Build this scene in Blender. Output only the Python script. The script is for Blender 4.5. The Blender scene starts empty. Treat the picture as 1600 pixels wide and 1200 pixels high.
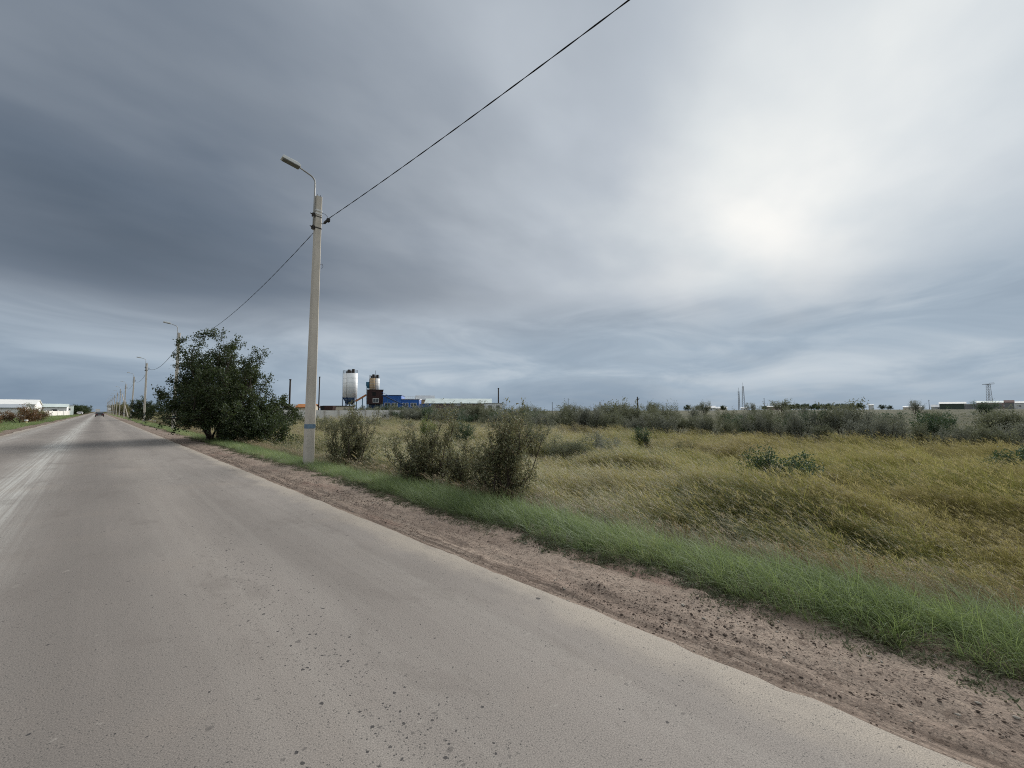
import bpy, math, random
import numpy as np

# ------------------------------------------------------------------ camera, sky, sun, exposure
S = bpy.context.scene
COL = S.collection
F, PITCH, YAW, EYE = 624.0, math.radians(3.94), math.radians(45.95), 1.5   # focal length in photo pixels, eye height in m
cd = bpy.data.cameras.new('camera'); cam = bpy.data.objects.new('camera', cd); COL.objects.link(cam)
cd.sensor_width = 36.0; cd.lens = F / 1600 * 36.0; cd.clip_start = 0.05; cd.clip_end = 20000
cam.location = (0, 0, EYE); cam.rotation_euler = (math.pi / 2 + PITCH, 0, -YAW)
S.camera = cam
SY, CY = math.sin(YAW), math.cos(YAW)

def at(px, py, Z):
    """photo pixel + horizontal depth in metres -> world point"""
    u, v = (px - 800) / F, (600 - py) / F
    fh = math.cos(PITCH) - v * math.sin(PITCH); up = math.sin(PITCH) + v * math.cos(PITCH)
    X = u / fh * Z
    return (X * CY + Z * SY, -X * SY + Z * CY, EYE + Z * up / fh)

def pdir(px, py):
    x, y, z = at(px, py, 1.0); z -= EYE
    l = math.sqrt(x * x + y * y + z * z)
    return (x / l, y / l, z / l)

SUN_DIR = pdir(1215, 330)
SUN_EL = math.asin(SUN_DIR[2]); SUN_AZ = math.atan2(SUN_DIR[0], SUN_DIR[1])
S.view_settings.view_transform = 'Standard'; S.view_settings.look = 'None'
S.view_settings.exposure = 1.0; S.view_settings.gamma = 1.0
S.view_settings.use_curve_mapping = False
S.render.engine = 'CYCLES'
S.cycles.max_bounces = 5; S.cycles.diffuse_bounces = 3; S.cycles.transmission_bounces = 4
S.cycles.transparent_max_bounces = 8; S.cycles.use_denoising = False
S.cycles.pixel_filter_type = 'BLACKMAN_HARRIS'; S.cycles.filter_width = 1.05


class G:
    """small node-graph writer"""
    def __init__(s, tree):
        s.t = tree; tree.nodes.clear()
    def n(s, kind, props=None, **inp):
        nd = s.t.nodes.new(kind)
        for k, v in (props or {}).items(): setattr(nd, k, v)
        for k, v in inp.items():
            key = int(k[1:]) if k[0] == 'i' and k[1:].isdigit() else k.replace('_', ' ')
            s.set(nd.inputs[key], v)
        return nd
    def set(s, sock, v):
        if hasattr(v, 'outputs'): s.t.links.new(v.outputs[0], sock)
        elif hasattr(v, 'is_output'): s.t.links.new(v, sock)
        else: sock.default_value = v
    def m(s, op, a, b=0.0, c=0.0, clamp=False):
        return s.n('ShaderNodeMath', {'operation': op, 'use_clamp': clamp}, i0=a, i1=b, i2=c).outputs[0]
    def vm(s, op, a, b=(0, 0, 0)):
        nd = s.n('ShaderNodeVectorMath', {'operation': op}, i0=a, i1=b)
        return nd.outputs['Value'] if op in ('DOT_PRODUCT', 'LENGTH') else nd.outputs[0]
    def mix(s, f, a, b, mode='MIX'):
        nd = s.n('ShaderNodeMix', {'data_type': 'RGBA', 'blend_type': mode})
        s.set(nd.inputs[0], f); s.set(nd.inputs[6], a); s.set(nd.inputs[7], b)
        return nd.outputs[2]
    def noise(s, vec, scale, detail=4.0, rough=0.55, dist=0.0):
        return s.n('ShaderNodeTexNoise', None, Vector=vec, Scale=scale, Detail=detail, Roughness=rough, Distortion=dist).outputs[0]
    def ramp(s, f, stops):
        nd = s.n('ShaderNodeValToRGB'); e = nd.color_ramp.elements
        while len(e) < len(stops): e.new(0.5)
        for el, (p, c) in zip(e, stops):
            el.position = p; el.color = (*c, 1) if len(c) == 3 else c
        s.set(nd.inputs[0], f); return nd.outputs[0]
    def rng(s, v, a, b, c=0.0, d=1.0, smooth=True):
        return s.n('ShaderNodeMapRange', {'interpolation_type': 'SMOOTHSTEP' if smooth else 'LINEAR'}, i0=v, i1=a, i2=b, i3=c, i4=d).outputs[0]
    def scale(s, vec, v):
        return s.vm('MULTIPLY', vec, v)

def srgb(r, g, b):
    f = lambda c: (c / 255 / 12.92) if c <= 10 else ((c / 255 + 0.055) / 1.055) ** 2.4
    return (f(r), f(g), f(b))

def build_world():
    w = bpy.data.worlds.new('World'); S.world = w; w.use_nodes = True
    g = G(w.node_tree)
    tc = g.n('ShaderNodeTexCoord').outputs['Generated']
    d = g.vm('NORMALIZE', tc)
    sp = g.n('ShaderNodeSeparateXYZ', None, i0=d)
    z = g.m('MAXIMUM', sp.outputs[2], 0.0)
    # cloud deck coordinates: where the view ray meets a flat deck (flattened towards the horizon)
    inv = g.m('DIVIDE', 1.0, g.m('ADD', z, 0.10))
    deck = g.n('ShaderNodeCombineXYZ', None, i0=g.m('MULTIPLY', sp.outputs[0], inv), i1=g.m('MULTIPLY', sp.outputs[1], inv), i2=0.0).outputs[0]
    rot = g.n('ShaderNodeMapping', None, Vector=deck, Rotation=(0, 0, math.radians(-22)), Scale=(0.62, 1.0, 1.0)).outputs[0]
    wob = g.n('ShaderNodeTexNoise', None, Vector=rot, Scale=0.7, Detail=3.0, Roughness=0.5).outputs[1]
    wob = g.vm('SUBTRACT', wob, (0.5, 0.5, 0.5))
    calm = g.rng(z, 0.12, 0.45, 0.12, 1.0)
    dw = g.vm('NORMALIZE', g.vm('ADD', d, g.vm('MULTIPLY', g.scale(wob, (0.30, 0.30, 0.24)), g.n('ShaderNodeCombineXYZ', None, i0=calm, i1=calm, i2=calm).outputs[0])))
    def lobe(px, py, k, src=None):
        return g.m('EXPONENT', g.m('MULTIPLY', g.m('SUBTRACT', g.vm('DOT_PRODUCT', src or dw, pdir(px, py)), 1.0), k))
    n1 = g.noise(rot, 0.75, 4.0, 0.45)
    n2 = g.noise(g.n('ShaderNodeMapping', None, Vector=deck, Location=(3.1, 7.7, 0), Rotation=(0, 0, math.radians(-34)), Scale=(0.55, 1.1, 1)).outputs[0], 1.5, 4.0, 0.48, 0.1)
    # the cloud deck: thin and sunlit around the hidden sun, thick over the road; brightest overhead as overcast is
    v = 0.70
    for px, py, k, a in ((1215, 325, 30, .095), (690, 400, 25, -.055), (1030, 410, 30, .029), (1420, 130, 14, .105), (1580, 20, 25, .03), (1000, 120, 7, .062),
                         (120, 340, 9, -.232), (350, 400, 30, -.021), (60, 60, 12, -.035), (1620, 400, 20, -.056)):
        v = g.m('MULTIPLY_ADD', lobe(px, py, k), a, v)
    v = g.m('MULTIPLY_ADD', g.rng(z, 0.74, 1.0), 0.20, v)
    v = g.m('MULTIPLY_ADD', g.rng(g.vm('DOT_PRODUCT', d, (-SY, -CY, 0.0)), -0.1, 0.7), 0.15, v)
    v = g.m('MULTIPLY_ADD', g.m('MULTIPLY', g.m('SUBTRACT', n1, 0.5), calm), 0.25, v)
    v = g.m('MULTIPLY_ADD', g.m('MULTIPLY', g.m('SUBTRACT', n2, 0.5), calm), 0.18, v)
    n3 = g.noise(g.n('ShaderNodeMapping', None, Vector=deck, Location=(11.3, 2.2, 0), Rotation=(0, 0, math.radians(-40)), Scale=(0.8, 1.15, 1)).outputs[0], 2.0, 5.0, 0.5, 0.0)
    v = g.m('MULTIPLY_ADD', g.m('MULTIPLY', g.rng(n3, .28, .72, -1, 1), calm), 0.026, v)
    # layered band low over the horizon, below the edge of the deck
    el = g.m('ARCSINE', z)
    azv = g.n('ShaderNodeCombineXYZ', None, i0=g.m('MULTIPLY', sp.outputs[0], 2.6), i1=g.m('MULTIPLY', sp.outputs[1], 2.6), i2=g.m('MULTIPLY', sp.outputs[2], 10.5)).outputs[0]
    st = g.noise(azv, 1.3, 6.0, 0.55, 0.6)
    e0 = g.m('MULTIPLY_ADD', lobe(1100, 470, 3.0, d), 0.07, 0.18)
    elw = g.m('SUBTRACT', g.m('MULTIPLY_ADD', g.m('SUBTRACT', n1, 0.5), 0.08, el), e0)
    low = g.rng(elw, 0.055, -0.035, 0, 1)
    lowv = g.m('MULTIPLY_ADD', g.rng(st, 0.30, 0.76, -1, 1), 0.048, 0.648)
    for px, py, k, a in ((0, 520, 20, .028), (0, 640, 20, -.046), (1200, 560, 5, .060), (590, 575, 26, .06)):
        lowv = g.m('MULTIPLY_ADD', lobe(px, py, k, d), a, lowv)
    lowv = g.m('MULTIPLY_ADD', g.rng(el, 0.10, 0.0), -.05, lowv)
    tb = g.m('DIVIDE', g.m('SUBTRACT', el, 0.085), 0.035)
    lowv = g.m('MULTIPLY_ADD', g.m('MULTIPLY', g.m('EXPONENT', g.m('MULTIPLY', g.m('MULTIPLY', tb, tb), -1.0)), g.rng(st, .3, .7, .2, 1.3)), .035, lowv)
    nd = g.n('ShaderNodeMix', {'data_type': 'FLOAT'}); g.set(nd.inputs[0], low); g.set(nd.inputs[2], v); g.set(nd.inputs[3], lowv)
    v = nd.outputs[0]
    col = g.ramp(v, [(0.36, srgb(82, 94, 108)), (0.48, srgb(110, 121, 135)), (0.60, srgb(143, 152, 163)), (0.75, srgb(184, 192, 201)),
                     (0.88, srgb(221, 226, 228)), (0.945, srgb(240, 242, 239)), (1.0, srgb(250, 250, 248))])
    blue = g.ramp(v, [(0.40, srgb(86, 106, 128)), (0.55, srgb(122, 141, 161)), (0.70, srgb(163, 179, 194)), (0.85, srgb(211, 219, 225)), (1.0, srgb(246, 247, 247))])
    col = g.mix(g.m('MULTIPLY', g.rng(elw, 0.06, -0.12), 0.9), col, blue)
    col = g.mix(g.m('MULTIPLY', lobe(1640, 330, 9), 0.7), col, blue)
    # a trace of blue where the cloud thins
    sky = g.n('ShaderNodeTexSky', {'sky_type': 'NISHITA', 'sun_disc': False, 'sun_elevation': SUN_EL, 'sun_rotation': SUN_AZ, 'air_density': 1.0, 'dust_density': 1.5})
    b1 = g.n('ShaderNodeBackground', None, Color=sky.outputs[0], Strength=0.06)
    b2 = g.n('ShaderNodeBackground', None, Color=col, Strength=0.5)
    cov = g.m('MULTIPLY', g.rng(n2, 0.30, 0.62, 0.07, 0.0), calm)
    mx = g.n('ShaderNodeMixShader', None, i0=cov, i1=b2, i2=b1)
    out = g.n('ShaderNodeOutputWorld', None, Surface=mx)
build_world()

sl = bpy.data.lights.new('sun', 'SUN'); sun = bpy.data.objects.new('sun', sl); COL.objects.link(sun)
sl.energy = 2.5; sl.angle = math.radians(52); sl.color = (1.0, 0.96, 0.90)
sun.rotation_euler = (math.pi / 2 - SUN_EL, 0, math.pi - SUN_AZ)
sun.location = (30, 10, 40)

# ------------------------------------------------------------------ helpers
rng = np.random.default_rng(7)
_tab = np.random.default_rng(3).random((256, 256))

def vnoise(x, y, s=0):
    x = np.asarray(x, float) + s * 17.31; y = np.asarray(y, float) + s * 9.77
    xi = np.floor(x).astype(int); yi = np.floor(y).astype(int)
    fx = x - xi; fy = y - yi
    fx = fx * fx * (3 - 2 * fx); fy = fy * fy * (3 - 2 * fy)
    t = lambda i, j: _tab[(xi + i) & 255, (yi + j) & 255]
    return (t(0, 0) * (1 - fx) + t(1, 0) * fx) * (1 - fy) + (t(0, 1) * (1 - fx) + t(1, 1) * fx) * fy

def fbm(x, y, s=0, o=4):
    r = 0; a = 0.5; f = 1.0; tot = 0
    for k in range(o):
        r = r + a * vnoise(np.asarray(x) * f, np.asarray(y) * f, s + k); tot += a; a *= 0.5; f *= 2.03
    return r / tot

def tag(o, label=None, cat=None, group=None, kind=None):
    if label: o['label'] = label
    if cat: o['category'] = cat
    if group: o['group'] = group
    if kind: o['kind'] = kind
    return o

def empty(name, loc=(0, 0, 0), rz=0.0):
    o = bpy.data.objects.new(name, None); COL.objects.link(o)
    o.location = loc; o.rotation_euler = (0, 0, rz); o.empty_display_size = 0.2
    return o

def mesh_np(name, V, Fc, mat, parent=None, smooth=False, attrs=None, link=True):
    """V (n,3) array, Fc list of faces or (m,k) array"""
    me = bpy.data.meshes.new(name)
    V = np.asarray(V, np.float32)
    if isinstance(Fc, np.ndarray):
        m, k = Fc.shape
        me.vertices.add(len(V)); me.vertices.foreach_set('co', V.ravel())
        me.loops.add(m * k); me.loops.foreach_set('vertex_index', Fc.astype(np.int32).ravel())
        me.polygons.add(m); me.polygons.foreach_set('loop_start', np.arange(0, m * k, k, dtype=np.int32))
        me.update(calc_edges=True)
    else:
        me.from_pydata([tuple(map(float, v)) for v in V], [], Fc); me.update()
    if smooth: me.polygons.foreach_set('use_smooth', np.ones(len(me.polygons), bool))
    for k, a in (attrs or {}).items():
        a = np.asarray(a, np.float32)
        if a.ndim == 1:
            at_ = me.attributes.new(k, 'FLOAT', 'POINT'); at_.data.foreach_set('value', a)
        else:
            at_ = me.attributes.new(k, 'FLOAT_VECTOR', 'POINT'); at_.data.foreach_set('vector', a.ravel())
    if mat: me.materials.append(mat)
    o = bpy.data.objects.new(name, me)
    if link: COL.objects.link(o)
    if parent is not None: o.parent = parent
    return o

class MB:
    """collects boxes, prisms and tubes into one mesh"""
    def __init__(s): s.v = []; s.f = []
    def box(s, x0, x1, y0, y1, z0, z1):
        b = len(s.v)
        s.v += [(x0, y0, z0), (x1, y0, z0), (x1, y1, z0), (x0, y1, z0), (x0, y0, z1), (x1, y0, z1), (x1, y1, z1), (x0, y1, z1)]
        s.f += [tuple(b + i for i in q) for q in ((0, 3, 2, 1), (4, 5, 6, 7), (0, 1, 5, 4), (1, 2, 6, 5), (2, 3, 7, 6), (3, 0, 4, 7))]
        return s
    def poly(s, pts, faces):
        b = len(s.v); s.v += list(pts); s.f += [tuple(b + i for i in q) for q in faces]; return s
    def prism(s, prof, a0, a1, axis='y'):
        """profile of (u,w) extruded along an axis; u,w fill the other two in order"""
        n = len(prof); b = len(s.v)
        for a in (a0, a1):
            for u, w in prof:
                s.v.append({'y': (u, a, w), 'x': (a, u, w), 'z': (u, w, a)}[axis])
        s.f += [tuple(b + i for i in range(n)), tuple(b + n + i for i in reversed(range(n)))]
        s.f += [(b + (i + 1) % n, b + i, b + n + i, b + n + (i + 1) % n) for i in range(n)]
        return s
    def tube(s, pts, rad, k=8, cap=True):
        P = np.asarray(pts, float); R = np.full(len(P), rad) if np.isscalar(rad) else np.asarray(rad, float)
        b = len(s.v)
        for i, p in enumerate(P):
            t = P[min(i + 1, len(P) - 1)] - P[max(i - 1, 0)]; t /= np.linalg.norm(t) + 1e-9
            a = np.cross(t, (0, 0, 1) if abs(t[2]) < 0.95 else (1, 0, 0)); a /= np.linalg.norm(a); c = np.cross(t, a)
            for j in range(k):
                q = 2 * math.pi * j / k
                s.v.append(tuple(p + R[i] * (a * math.cos(q) + c * math.sin(q))))
        for i in range(len(P) - 1):
            for j in range(k):
                s.f.append((b + i * k + j, b + i * k + (j + 1) % k, b + (i + 1) * k + (j + 1) % k, b + (i + 1) * k + j))
        if cap:
            s.f.append(tuple(b + j for j in reversed(range(k)))); e = b + (len(P) - 1) * k
            s.f.append(tuple(e + j for j in range(k)))
        return s
    def beam(s, p0, p1, w, h):
        """square-section bar between two points"""
        p0, p1 = np.array(p0, float), np.array(p1, float); t = (p1 - p0) / np.linalg.norm(p1 - p0)
        a = np.cross(t, (0, 0, 1) if abs(t[2]) < 0.97 else (1, 0, 0)); a /= np.linalg.norm(a); c = np.cross(a, t)
        b = len(s.v)
        for p in (p0, p1):
            for u, q in ((-1, -1), (1, -1), (1, 1), (-1, 1)):
                s.v.append(tuple(p + a * u * w / 2 + c * q * h / 2))
        s.f += [tuple(b + i for i in q) for q in ((0, 3, 2, 1), (4, 5, 6, 7), (0, 1, 5, 4), (1, 2, 6, 5), (2, 3, 7, 6), (3, 0, 4, 7))]
        return s
    def build(s, name, mat, parent=None, smooth=False, bevel=0.0):
        o = mesh_np(name, s.v, s.f, mat, parent)
        if smooth:
            for p in o.data.polygons: p.use_smooth = len(p.vertices) == 4
        if bevel:
            md = o.modifiers.new('bevel', 'BEVEL'); md.width = bevel; md.segments = 2; md.limit_method = 'ANGLE'
        return o

def copy_tree(o, parent=None):
    c = o.copy(); COL.objects.link(c); c.parent = parent
    for ch in list(o.children): copy_tree(ch, c)
    return c

# ------------------------------------------------------------------ materials
def mat(name):
    m = bpy.data.materials.new(name); m.use_nodes = True
    return m, G(m.node_tree)

def surface(name, col, rough=0.8, var=0.18, scale=3.0, bump=0.0, metal=0.0, spec=0.3, dirt=0.0, stretch=(1, 1, 1)):
    """plain painted / mineral surface with uneven tone and grime"""
    m, g = mat(name)
    tc = g.n('ShaderNodeTexCoord').outputs['Object']
    vec = g.scale(tc, stretch)
    n1 = g.noise(vec, scale, 6.0, 0.6); n2 = g.noise(tc, scale * 9, 4.0, 0.6)
    f = g.m('ADD', g.m('MULTIPLY', n1, 0.7), g.m('MULTIPLY', n2, 0.3))
    lo = tuple(c * (1 - var) for c in col); hi = tuple(min(1, c * (1 + var)) for c in col)
    c = g.mix(g.rng(f, 0.3, 0.7), (*lo, 1), (*hi, 1))
    if dirt:
        c = g.mix(g.m('MULTIPLY', g.rng(g.noise(g.scale(tc, (3, 3, 0.4)), scale * 1.7, 5, 0.65), 0.5, 0.75), dirt), c, (0.16, 0.13, 0.10, 1))
    bs = g.n('ShaderNodeBsdfPrincipled', None, Base_Color=c, Roughness=rough, Metallic=metal)
    bs.inputs['Specular IOR Level'].default_value = spec
    if bump:
        b = g.n('ShaderNodeBump', None, Strength=bump, Distance=0.01, Height=f); g.set(bs.inputs['Normal'], b)
    g.n('ShaderNodeOutputMaterial', None, Surface=bs)
    return m

def leafy(name, stops, trans=0.35, inst=False, gloss=0.06, head=None, root=None):
    """blade / leaf material: colour from a random number (per leaf island or per clump tint) and height along the blade"""
    m, g = mat(name)
    if inst:
        vec = g.n('ShaderNodeAttribute', {'attribute_name': 'bl'}).outputs['Vector']
        sp = g.n('ShaderNodeSeparateXYZ', None, i0=vec)       # t along blade, random, head flag
        tint = g.n('ShaderNodeAttribute', {'attribute_name': 'tint', 'attribute_type': 'INSTANCER'}).outputs['Fac']
        f = g.m('ADD', tint, g.m('MULTIPLY', g.m('SUBTRACT', sp.outputs[1], 0.5), 0.45), clamp=True)
        c = g.ramp(f, stops)
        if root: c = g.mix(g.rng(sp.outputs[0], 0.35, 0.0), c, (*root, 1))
        if head: c = g.mix(sp.outputs[2], c, g.mix(sp.outputs[1], (*head, 1), (*(h * 0.62 for h in head), 1)))
    else:
        r = g.n('ShaderNodeNewGeometry').outputs['Random Per Island']
        oi = g.n('ShaderNodeObjectInfo').outputs['Random']
        f = g.m('ADD', g.m('MULTIPLY', r, 0.8), g.m('MULTIPLY', oi, 0.2))
        c = g.ramp(f, stops)
    df = g.n('ShaderNodeBsdfDiffuse', None, Color=c)
    tr = g.n('ShaderNodeBsdfTranslucent', None, Color=g.mix(0.5, c, (*(min(1, v * 1.3) for v in stops[len(stops) // 2][1]), 1)))
    mx = g.n('ShaderNodeMixShader', None, i0=trans, i1=df, i2=tr)
    gl = g.n('ShaderNodeBsdfGlossy', None, Color=(0.8, 0.85, 0.9, 1), Roughness=0.5)
    mx2 = g.n('ShaderNodeMixShader', None, i0=gloss, i1=mx, i2=gl)
    g.n('ShaderNodeOutputMaterial', None, Surface=mx2)
    return m

def asphalt_mat():
    m, g = mat('asphalt')
    P = g.n('ShaderNodeTexCoord').outputs['Object']
    sp = g.n('ShaderNodeSeparateXYZ', None, i0=P); x, y = sp.outputs[0], sp.outputs[1]
    def gauss(c, s, xx=None):
        t = g.m('DIVIDE', g.m('SUBTRACT', xx or x, c), s)
        return g.m('EXPONENT', g.m('MULTIPLY', g.m('MULTIPLY', t, t), -1.0))
    big = g.noise(g.scale(P, (1, 0.22, 1)), 0.9, 5, 0.6)
    streak = g.noise(g.scale(P, (9, 0.10, 1)), 1.0, 5, 0.6)
    xw = g.m('ADD', x, g.m('MULTIPLY', g.m('SUBTRACT', g.noise(g.scale(P, (0, 0.35, 0)), 1.0, 4, 0.6), 0.5), 0.5))
    c = g.mix(g.rng(big, 0.3, 0.7), (0.196, 0.176, 0.160, 1), (0.250, 0.226, 0.206, 1))
    c = g.mix(g.m('MULTIPLY', g.rng(streak, 0.42, 0.68), 0.30), c, (0.29, 0.27, 0.245, 1))
    dark = g.m('ADD', g.m('MULTIPLY', gauss(-0.05, 0.62, xw), 0.72), g.m('ADD', g.m('MULTIPLY', gauss(1.55, 0.28, xw), 0.22), g.m('MULTIPLY', gauss(-2.2, 0.6, xw), 0.45)))
    c = g.mix(g.m('MULTIPLY', dark, g.rng(streak, 0.15, 0.75, 0.55, 1.0)), c, (0.142, 0.127, 0.116, 1))
    c = g.mix(g.m('MULTIPLY', gauss(0.85, 0.30, xw), 0.35), c, (0.280, 0.252, 0.226, 1))
    # chalky dust lines along the crown and left lane
    fine = g.noise(g.scale(P, (22, 0.13, 1)), 1.0, 5, 0.65)
    cm = g.m('MULTIPLY', gauss(-1.12, 0.36, xw), g.rng(fine, 0.36, 0.66))
    cm = g.m('ADD', g.m('MULTIPLY', cm, 0.72), g.m('MULTIPLY', gauss(-1.12, 0.42, xw), 0.26), clamp=True)
    c = g.mix(cm, c, (0.43, 0.425, 0.40, 1))
    c = g.mix(g.m('MULTIPLY', g.m('MULTIPLY', gauss(-3.35, 0.30, xw), g.rng(fine, 0.35, 0.6)), 0.55), c, (0.40, 0.385, 0.36, 1))
    # sandy dust creeping in from both edges
    edn = g.m('MULTIPLY', g.m('SUBTRACT', g.noise(g.scale(P, (1, 0.6, 1)), 2.2, 6, 0.65), 0.5), 0.75)
    ed = g.rng(g.m('ADD', x, edn), 2.26, 2.70)
    el = g.rng(g.m('ADD', x, edn), -3.55, -4.1)
    c = g.mix(g.m('MULTIPLY', g.m('MAXIMUM', ed, el), 0.75), c, (0.365, 0.322, 0.268, 1))
    c = g.mix(g.m('MULTIPLY', g.rng(g.noise(P, 0.55, 5, 0.6), 0.52, 0.74), 0.22), c, (0.27, 0.225, 0.185, 1))
    # aggregate and pits
    agg = g.noise(P, 150.0, 3, 0.75)
    vor = g.n('ShaderNodeTexVoronoi', None, Vector=P, Scale=70.0)
    c = g.mix(1.0, c, g.ramp(agg, [(0.30, (0.52, 0.52, 0.52)), (0.5, (1, 1, 1)), (0.70, (1.45, 1.43, 1.40))]), 'MULTIPLY')
    pit = g.m('MULTIPLY', g.rng(vor.outputs['Distance'], 0.34, 0.16), g.rng(g.noise(P, 34, 2), 0.44, 0.58))
    pit = g.m('MULTIPLY', pit, g.rng(big, 0.75, 0.35, 0.3, 1.0))
    c = g.mix(g.m('MULTIPLY', pit, 0.80), c, (0.078, 0.077, 0.072, 1))
    c = g.mix(g.m('MULTIPLY', g.rng(g.noise(g.scale(P, (1, .45, 1)), 1.7, 6, .65, .4), .54, .66), .30), c, (0.130, 0.112, 0.100, 1))
    c = g.mix(g.m('MULTIPLY', g.rng(g.noise(P, 5.5, 6, .7), .64, .72), .45), c, (0.36, 0.335, 0.30, 1))
    # oil drips: small irregular spots strung along the lane middle
    Pw = g.vm('ADD', P, g.scale(g.n('ShaderNodeTexNoise', None, Vector=P, Scale=38.0, Detail=2.0).outputs[1], (0.022, 0.022, 0)))
    band = g.m('MULTIPLY', gauss(1.06, 0.20, xw), g.m('MULTIPLY', g.rng(y, 0.0, 0.9), g.rng(y, 7.5, 4.5)))
    def spots(sc, thr, size, amt):
        nonlocal c
        vo = g.n('ShaderNodeTexVoronoi', None, Vector=Pw, Scale=sc)
        rnd = g.n('ShaderNodeSeparateColor', None, i0=vo.outputs['Color'])
        on = g.m('GREATER_THAN', g.m('ADD', rnd.outputs[0], g.m('MULTIPLY', band, amt)), thr)
        rad = g.m('MULTIPLY', rnd.outputs[1], size)
        k = g.m('MULTIPLY', on, g.m('GREATER_THAN', rad, vo.outputs['Distance']))
        c = g.mix(g.m('MULTIPLY', k, g.rng(rnd.outputs[2], 0, 1, 0.45, 0.92)), c, (0.045, 0.043, 0.043, 1))
    spots(11.0, 0.965, 0.23, 0.14); spots(36.0, 0.975, 0.38, 0.42); spots(70.0, 0.97, 0.42, 0.30)
    h = g.m('ADD', g.m('MULTIPLY', agg, 0.7), g.m('MULTIPLY', pit, -0.9))
    bs = g.n('ShaderNodeBsdfPrincipled', None, Base_Color=c, Roughness=0.82)
    bs.inputs['Specular IOR Level'].default_value = 0.22
    g.set(bs.inputs['Normal'], g.n('ShaderNodeBump', None, Strength=0.45, Distance=0.003, Height=h))
    g.n('ShaderNodeOutputMaterial', None, Surface=bs)
    return m

def dirt_mat():
    m, g = mat('dirt')
    P = g.n('ShaderNodeTexCoord').outputs['Object']
    x = g.n('ShaderNodeSeparateXYZ', None, i0=P).outputs[0]
    n1 = g.noise(g.scale(P, (1, 0.5, 1)), 1.6, 6, 0.6); n2 = g.noise(P, 14, 5, 0.65); n3 = g.noise(P, 75, 4, 0.75)
    c = g.mix(g.rng(n1, 0.3, 0.7), (0.190, 0.148, 0.122, 1), (0.278, 0.226, 0.186, 1))
    c = g.mix(g.m('MULTIPLY', g.rng(g.noise(g.scale(P, (1.6, 0.35, 1)), 0.9, 4), 0.54, 0.70), 0.5), c, (0.17, 0.098, 0.078, 1))
    ln = g.noise(g.scale(P, (26, 0.9, 1)), 1.0, 4, 0.6)
    c = g.mix(g.m('MULTIPLY', g.m('MULTIPLY', g.rng(ln, 0.44, 0.58), g.rng(x, 3.4, 2.75)), 0.75), c, (0.105, 0.08, 0.065, 1))
    c = g.mix(g.m('MULTIPLY', g.rng(n2, 0.52, 0.66), 0.70), c, (0.105, 0.078, 0.062, 1))
    c = g.mix(g.m('MULTIPLY', g.rng(n2, 0.44, 0.26), 0.4), c, (0.34, 0.285, 0.225, 1))
    c = g.mix(1.0, c, g.ramp(n3, [(0.32, (0.42, 0.42, 0.42)), (0.46, (0.95, 0.95, 0.95)), (0.70, (1.45, 1.42, 1.38))]), 'MULTIPLY')
    cv = g.n('ShaderNodeTexVoronoi', None, Vector=g.vm('ADD', P, g.scale(g.n('ShaderNodeTexNoise', None, Vector=P, Scale=30.0, Detail=3.0).outputs[1], (.03, .03, 0))), Scale=48.0)
    cr = g.n('ShaderNodeSeparateColor', None, i0=cv.outputs['Color'])
    patchy = g.rng(g.noise(g.scale(P, (1.3, .8, 1)), 2.6, 5, .6), .46, .66)
    crumb = g.m('MULTIPLY', g.rng(cv.outputs['Distance'], .42, .18), g.m('GREATER_THAN', g.m('MULTIPLY_ADD', patchy, .55, cr.outputs[0]), .78))
    c = g.mix(g.m('MULTIPLY', crumb, .72), c, (.062, .047, .038, 1))
    c = g.mix(g.m('MULTIPLY', g.m('MULTIPLY', g.rng(cv.outputs['Distance'], .36, .14), g.m('GREATER_THAN', cr.outputs[1], .93)), .6), c, (.40, .35, .29, 1))
    h = g.m('ADD', g.m('ADD', g.m('MULTIPLY', n2, 1.0), g.m('MULTIPLY', crumb, .5)), g.m('MULTIPLY', n3, 0.45))
    bs = g.n('ShaderNodeBsdfPrincipled', None, Base_Color=c, Roughness=0.95)
    bs.inputs['Specular IOR Level'].default_value = 0.12
    g.set(bs.inputs['Normal'], g.n('ShaderNodeBump', None, Strength=0.9, Distance=0.014, Height=h))
    g.n('ShaderNodeOutputMaterial', None, Surface=bs)
    return m

def terrain_mat():
    m, g = mat('terrain')
    P = g.n('ShaderNodeTexCoord').outputs['Object']
    n1 = g.noise(P, 0.12, 6, 0.6); n2 = g.noise(P, 1.3, 6, 0.65); n3 = g.noise(P, 18, 4, 0.7)
    c = g.mix(g.rng(n1, 0.35, 0.65), (0.060, 0.058, 0.028, 1), (0.120, 0.104, 0.052, 1))
    c = g.mix(g.m('MULTIPLY', g.rng(n2, 0.45, 0.65), 0.6), c, (0.055, 0.066, 0.027, 1))
    c = g.mix(g.m('MULTIPLY', g.rng(g.n('ShaderNodeSeparateXYZ', None, i0=P).outputs[0], 50, 70), g.rng(n1, .3, .6, 1, .55)), c, (0.062, 0.068, 0.042, 1))
    c = g.mix(1.0, c, g.ramp(n3, [(0.3, (0.55, 0.55, 0.55)), (0.7, (1.3, 1.3, 1.3))]), 'MULTIPLY')
    bs = g.n('ShaderNodeBsdfPrincipled', None, Base_Color=c, Roughness=1.0)
    bs.inputs['Specular IOR Level'].default_value = 0.05
    g.set(bs.inputs['Normal'], g.n('ShaderNodeBump', None, Strength=0.8, Distance=0.05, Height=n3))
    g.n('ShaderNodeOutputMaterial', None, Surface=bs)
    return m

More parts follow.
